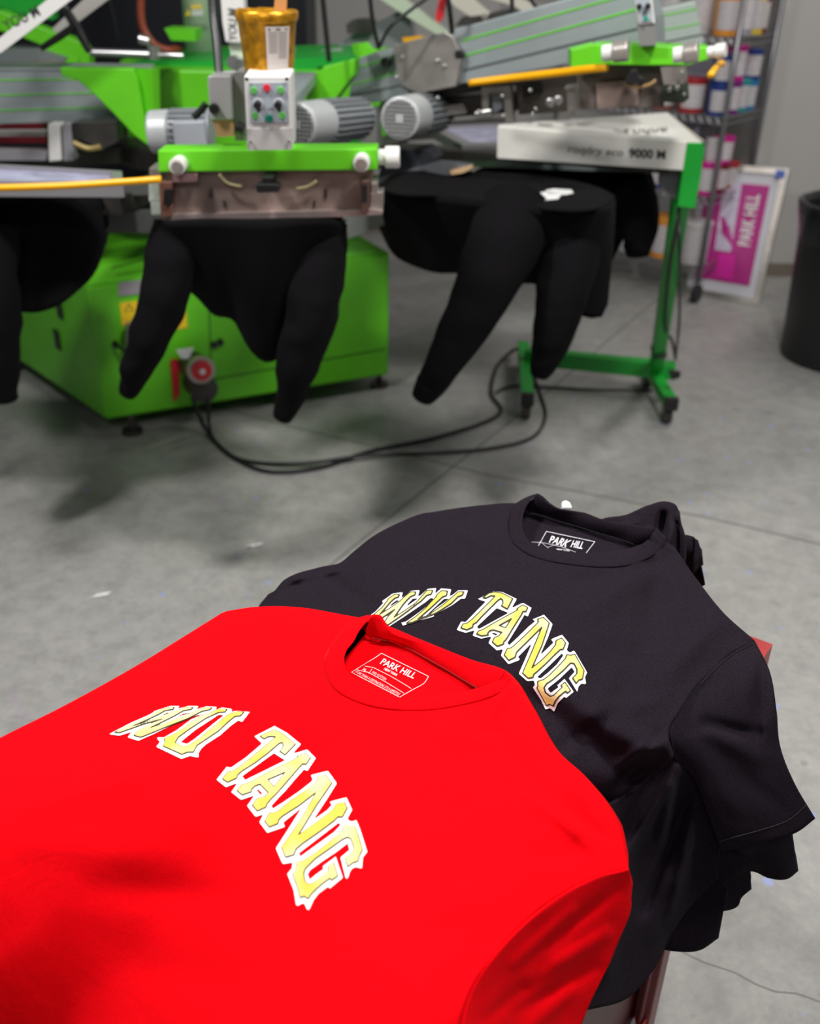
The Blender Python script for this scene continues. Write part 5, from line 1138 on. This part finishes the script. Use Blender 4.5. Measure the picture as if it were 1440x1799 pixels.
text_on('', 'NEW YORK', zN([(545, 468), (655, 525), (668, 508), (560, 450)]), fnN, None, None, .03, mb=lm)
text_on('', 'XL', zN([(362, 470), (395, 482), (408, 466), (378, 452)]), fnN, None, None, .02, mb=lm)
text_on('', 'MORE THAN A DESTINATION, IT\'S A LIFESTYLE', zN([(300, 492), (668, 690), (690, 668), (322, 474)]), fnN, None, None, .0, mb=lm)
text_on('', '100% COTTON', zN([(445, 495), (560, 560), (572, 540), (460, 480)]), fnN, None, None, .0, mb=lm)
lm.build('neck_label', mat('label_print_white', (.85, .7, .7), .7), rs)
chest_print(rs, rt, red_yel, red_wht, 1.2, None)
THR = mat('red_seam_shadow', (.20, .001, .002), .9)
# sleeve on the near right
sT = [(1103, 1525, .832), (1040, 1543, .841), (960, 1588, .849), (885, 1655, .851), (835, 1720, .849), (812, 1780, .844), (805, 1840, .84)]
sB = [(1107, 1550, .81), (1103, 1600, .785), (1082, 1653, .765), (1062, 1704, .745), (1036, 1755, .73), (1017, 1800, .715), (980, 1880, .70), (940, 1960, .69)]
creS = [(1080, 1560, 960, 1660, 12, -.004), (1060, 1640, 930, 1720, 13, .006), (1040, 1700, 900, 1780, 13, -.005), (1000, 1600, 900, 1690, 11, .004), (960, 1700, 850, 1790, 14, -.005), (1000, 1740, 900, 1830, 12, .004)]
sl, st_ = cloth('sleeve', sT, sB, [sT[0], sB[0]], [sT[-1], sB[-1]], 70, 50, REDC, rs, creS, .003, 16, [], seed=5)
stitch('sleeve_seam', [(1103, 1526), (1040, 1544), (960, 1589), (885, 1656), (835, 1721), (812, 1781), (806, 1830)], 120, THR, rs, rt, .0009, .0002)
# more red shirts folded below it, seen only from the side
for k in range(3):
    t = thing('t_shirt', Z(500, 1500, .7), 'folded red t-shirt hidden in the front pile, %s under the printed one' % ['first', 'second', 'third'][k], 't-shirt', 'red t-shirts in the front pile')
    z = .725-.01*k; S = [Z(x, y, .80) for x, y in ((480, 1120), (830, 1240), (960, 1420), (990, 1560), (780, 1640), (520, 1600), (330, 1480), (250, 1330))]
    P = [Vector((p.x, p.y, z)) for p in S]; c_ = sum(P, Vector())/len(P); P = [c_+(p-c_)*(.86-.02*k) for p in P]
    MB().poly(P, (0, 0, -.009)).build('folded_body', REDC, t, bevel=.003)
# ---------------------------------------------------------------- black t-shirt (rear pile)
bs = thing('t_shirt', Z(950, 1150, .80), 'black t-shirt with arched gold lettering, laid on top of the rear pile', 't-shirt')
zK = lambda L: zm(880, 850, .25, L)
k_in = [(x, y, z) for (x, y), z in zip(zK([(262, 70), (215, 105), (175, 160), (152, 230), (152, 320), (185, 390), (260, 440), (400, 478), (580, 492), (760, 480), (900, 455), (1000, 418), (1050, 370), (1088, 308)]), [.893, .890, .886, .880, .874, .870, .868, .868, .869, .870, .872, .876, .882, .892])]
k_out = [(x, y, z) for (x, y), z in zip(zK([(225, 78), (160, 105), (95, 150), (60, 220), (52, 310), (65, 390), (120, 450), (250, 520), (430, 560), (680, 585), (880, 575), (1030, 525), (1130, 455), (1160, 385)]), [.884, .880, .876, .873, .870, .868, .868, .867, .867, .867, .867, .867, .868, .872])]
kb_up = [(x, y, z) for (x, y), z in zip(zK([(262, 70), (290, 88), (340, 135), (400, 172), (470, 186), (580, 202), (700, 246), (830, 275), (960, 292), (1088, 308)]), [.893, .892, .888, .885, .884, .883, .883, .884, .887, .892])]
kb_lo = [(x, y, z) for (x, y), z in zip(zK([(175, 150), (190, 185), (250, 205), (340, 238), (450, 275), (580, 315), (700, 352), (820, 385), (930, 425), (1010, 420)]), [.872, .866, .864, .864, .864, .864, .864, .864, .864, .868])]
k_hole = [((a[0]+b_[0])/2, (a[1]+b_[1])/2) for a, b_ in zip(crv(k_out, 30), crv(k_in, 30))]+[(a[0]*.6+b_[0]*.4, a[1]*.6+b_[1]*.4) for a, b_ in zip(crv(kb_up, 30), crv(kb_lo, 30))][::-1]
Tk = [(482, 1038, .80), (500, 1018, .815), (560, 997, .825), (596, 989, .828), (622, 968, .832), (655, 942, .84), (705, 916, .845), (742, 902, .85), (756, 900, .85), (800, 893, .855), (850, 887, .858), (905, 884, .866), (1000, 902, .870), (1100, 922, .868), (1163, 944, .866), (1215, 1012, .855), (1262, 1072, .85), (1326, 1126, .838)]
Rk = [(1326, 1126, .838), (1280, 1152, .838), (1237, 1192, .838), (1195, 1245, .834), (1174, 1290, .826), (1182, 1330, .80), (1135, 1368, .79), (1085, 1415, .765), (1050, 1460, .74)]
Lk = [(482, 1038, .80), (470, 1062, .80), (430, 1100, .80), (400, 1140, .80)]
Bk = [(400, 1140, .80), (560, 1230, .81), (760, 1330, .81), (920, 1420, .79), (1050, 1460, .74)]
creK = [(700, 930, 640, 1000, 14, .004), (880, 900, 860, 960, 12, .003), (1150, 960, 1210, 1080, 13, .0035), (1175, 980, 1100, 1010, 9, -.003), (1010, 1260, 1160, 1230, 16, .003), (960, 1330, 1100, 1240, 12, -.0028), (1080, 1180, 1010, 1310, 18, .003), (560, 1000, 640, 1060, 12, -.004), (520, 1020, 600, 1000, 7, .006), (900, 960, 780, 930, 22, .004), (1130, 1010, 1010, 1080, 24, .0045), (1100, 1000, 1010, 1020, 12, -.003), (1160, 1000, 1130, 1150, 22, -.004), (850, 1120, 1000, 1290, 26, -.0035), (1160, 1330, 1060, 1420, 14, -.014), (1170, 1300, 1090, 1340, 12, .010), (1130, 1380, 1080, 1400, 10, .008), (640, 1010, 720, 960, 18, .003), (1250, 1100, 1180, 1180, 20, .004), (560, 1005, 500, 1040, 9, -.008), (1010, 1240, 1090, 1310, 20, .003), (1060, 1400, 1160, 1290, 8, -.008)]
bodyk, kt = cloth('body', Tk, Bk, Lk, Rk, 150, 90, BLKC, bs, creK, .0022, 12, [('top0', steps), ('left', steps[:3])], hole=k_hole, seed=2, ease=1.4)
kp_T = [(x, y, .862) for x, y in zK([(170, 150), (320, 215), (560, 295), (800, 365), (980, 425), (1060, 420)])]
kp_B = [(x, y, .852) for x, y in zK([(60, 380), (200, 520), (450, 570), (700, 580), (950, 540), (1080, 460)])]
pan2, pt2 = cloth('back_panel', kp_T, kp_B, [kp_T[0], kp_B[0]], [kp_T[-1], kp_B[-1]], 50, 24, BLKC, bs, (), .001, 18, seed=4)
collar('front_collar', k_out, k_in, kt, [.022, .017, .010, .004, .0015, .001, .001, .0015, .003, .007, .013], BLKC, bs)
band('back_collar', kb_up, kb_lo, 90, 8, BLKC, bs, .0015)
seamline('collar_seam', kb_lo[1:-1], .0022, .0008, mat('black_seam', (.004, .003, .005), .95), bs)
stitch('collar_stitching', [q_[:2] for q_ in crv([(a, b_) for a, b_, c in k_out], 40)][2:-2], 80, mat('black_seam', (.004, .003, .005), .95), bs, kt, .0007, .0002)
gl = onto(pt2, .0008); lm = MB()
lline(zK([(262, 438), (318, 338), (658, 410), (598, 488)]), .9, lm); lline(zK([(215, 412), (300, 418), (420, 445), (525, 484)]), .5, lm); lline(zK([(270, 405), (330, 455)]), .4, lm); lline(zK([(400, 425), (325, 450)]), .4, lm)
fnK = lambda x, y: gl(x, y) or Z(x, y, .86)
text_on('', 'PARK', zK([(335, 415), (455, 450), (500, 402), (355, 368)]), fnK, None, None, .02, mb=lm)
text_on('', 'HILL', zK([(486, 447), (568, 462), (590, 412), (508, 400)]), fnK, None, None, .02, mb=lm)
text_on('', 'NEW YORK', zK([(388, 467), (482, 479), (486, 468), (392, 457)]), fnK, None, None, .02, mb=lm)
lm.build('neck_label', mat('label_print_cold', (.75, .74, .78), .7), bs)
chest_print(bs, kt, blk_yel, blk_wht, 2.2, None)
# right sleeve
ksL = [(1326, 1126, .838), (1280, 1152, .838), (1237, 1192, .838), (1195, 1245, .834), (1174, 1290, .826), (1182, 1330, .80)]
ksR = [(1432, 1438, .70), (1400, 1462, .69), (1350, 1478, .685), (1300, 1488, .68), (1268, 1498, .67)]
ksT = [(1326, 1126, .838), (1352, 1180, .83), (1364, 1250, .805), (1370, 1310, .775), (1395, 1375, .74), (1432, 1438, .70)]
ksB = [(1182, 1330, .80), (1215, 1362, .775), (1236, 1410, .74), (1250, 1450, .71), (1268, 1498, .67)]
creQ = [(1240, 1270, 1330, 1290, 10, -.007), (1250, 1290, 1330, 1330, 16, .006), (1220, 1300, 1290, 1420, 18, .004), (1340, 1170, 1330, 1280, 12, -.005), (1300, 1360, 1370, 1420, 16, -.003)]
slk, skt = cloth('sleeve', ksT, ksB, ksL, ksR, 60, 50, BLKC, bs, creQ, .0016, 16, [], seed=6)
SEAMB = mat('black_seam', (.006, .005, .007), .95)
stitch('sleeve_seam', [(1322, 1130), (1280, 1154), (1237, 1194), (1197, 1245), (1178, 1288), (1184, 1322)], 60, SEAMB, bs, skt, .0008, .0002)
stitch('hem_stitching', [(1418, 1412), (1385, 1440), (1335, 1458), (1290, 1470), (1258, 1480)], 60, mat('black_thread', (.025, .022, .025), .8), bs, skt, .0005, .0003)
# side of the shirt below the armpit
pT = [(985, 1450, .79), (1085, 1405, .785), (1135, 1360, .785), (1185, 1325, .80), (1215, 1362, .765), (1240, 1420, .72), (1262, 1490, .67)]
pB = [(930, 1800, .66), (1030, 1775, .60), (1100, 1755, .55), (1150, 1700, .55), (1180, 1640, .56), (1215, 1590, .57), (1262, 1545, .60)]
creP = [(1190, 1350, 1090, 1520, 10, .02), (1205, 1400, 1130, 1600, 12, -.02), (1140, 1370, 1090, 1450, 9, -.008), (1220, 1430, 1180, 1600, 12, .02), (1090, 1500, 1060, 1700, 18, .015), (1180, 1380, 1160, 1480, 8, .012)]
cloth('side_panel', pT, pB, [pT[0], pB[0]], [pT[-1], pB[-1]], 60, 60, BLKC, bs, creP, .006, 12, [], seed=8)
# shirts lower in the black pile, their sleeves sticking out below
low = [
 ('black t-shirt directly under the printed black one, sleeve hem just below', [(1240, 1440, .68), (1300, 1470, .68), (1350, 1462, .685), (1388, 1455, .68)], [(1290, 1535, .60), (1322, 1528, .60), (1352, 1540, .60), (1380, 1542, .60), (1399, 1528, .60)]),
 ('black t-shirt third in the rear pile, sleeve hem stepped in at the right', [(1200, 1470, .64), (1260, 1490, .64), (1315, 1505, .64)], [(1225, 1600, .55), (1260, 1602, .55), (1296, 1592, .55), (1302, 1578, .555), (1320, 1562, .56)]),
 ('black t-shirt lowest in the rear pile, sleeve hanging down to the cart side', [(1090, 1500, .60), (1180, 1510, .60), (1278, 1560, .60)], [(1090, 1650, .50), (1140, 1662, .50), (1180, 1671, .50), (1228, 1670, .50), (1262, 1648, .51)])]
for k, (lab, T, B) in enumerate(low):
    t = thing('t_shirt', Z(1200, 1500, .58), lab, 't-shirt', 'black t-shirts stacked under the printed one')
    cloth('sleeve', T, B, [T[0], B[0]], [T[-1], B[-1]], 36, 24, BLKC, t, [((T[1][0]), T[1][1], B[1][0], B[1][1], 12, .006)], .004, 18, [], seed=10+k)
    S = [Z(x, y, .84) for x, y in ((600, 1010), (760, 925), (900, 905), (1120, 950), (1260, 1120), (1180, 1290), (900, 1330), (600, 1180))]
    z = .775-.022*k; P = [Vector((p.x, p.y, z)) for p in S]; c_ = sum(P, Vector())/len(P); P = [c_+(p-c_)*(.86-.015*k) for p in P]
    MB().poly(P, (0, 0, -.020)).build('folded_body', BLKC, t, bevel=.008)
# sleeve and shoulder of the next shirt lumping up behind the neck
t = thing('t_shirt', Z(1150, 960, .8), 'dark grey-black t-shirt bunched up behind the neck of the printed black shirt', 't-shirt')
T = [(1040, 925, .865), (1060, 912, .872), (1100, 905, .878), (1140, 888, .886), (1170, 881, .890), (1188, 888, .890), (1192, 910, .884)]
B = [(1040, 960, .845), (1080, 970, .845), (1120, 975, .845), (1150, 980, .845), (1170, 985, .845), (1190, 975, .845), (1196, 955, .85)]
cloth('shoulder', T, B, [T[0], B[0]], [T[-1], B[-1]], 44, 22, BLKC, t, [(1165, 905, 1155, 950, 7, -.014), (1180, 925, 1175, 960, 7, .010), (1120, 915, 1080, 935, 10, .004)], .003, 25, [('top', steps), ('right', steps)], seed=14)
T = [(1160, 950, .85), (1190, 942, .855), (1205, 940, .855), (1219, 944, .852)]
B = [(1165, 1010, .80), (1185, 1020, .80), (1202, 1015, .80), (1212, 1002, .80)]
cloth('sleeve', T, B, [T[0], B[0]], [T[-1], (1212, 968, .84), B[-1]], 24, 24, BLKC, t, [(1185, 955, 1205, 1000, 6, -.010)], .003, 25, [('top', steps), ('right', steps[:3])], seed=15)
tagit(MB().poly([Z(985, 892, .845), Z(992, 889, .845), Z(1000, 893, .845), Z(1004, 902, .845), Z(986, 902, .845)], (0, 0, .01)).build('foam_scrap', WINK, bevel=.002), 'tiny white scrap peeping out behind the black collar', 'scrap')
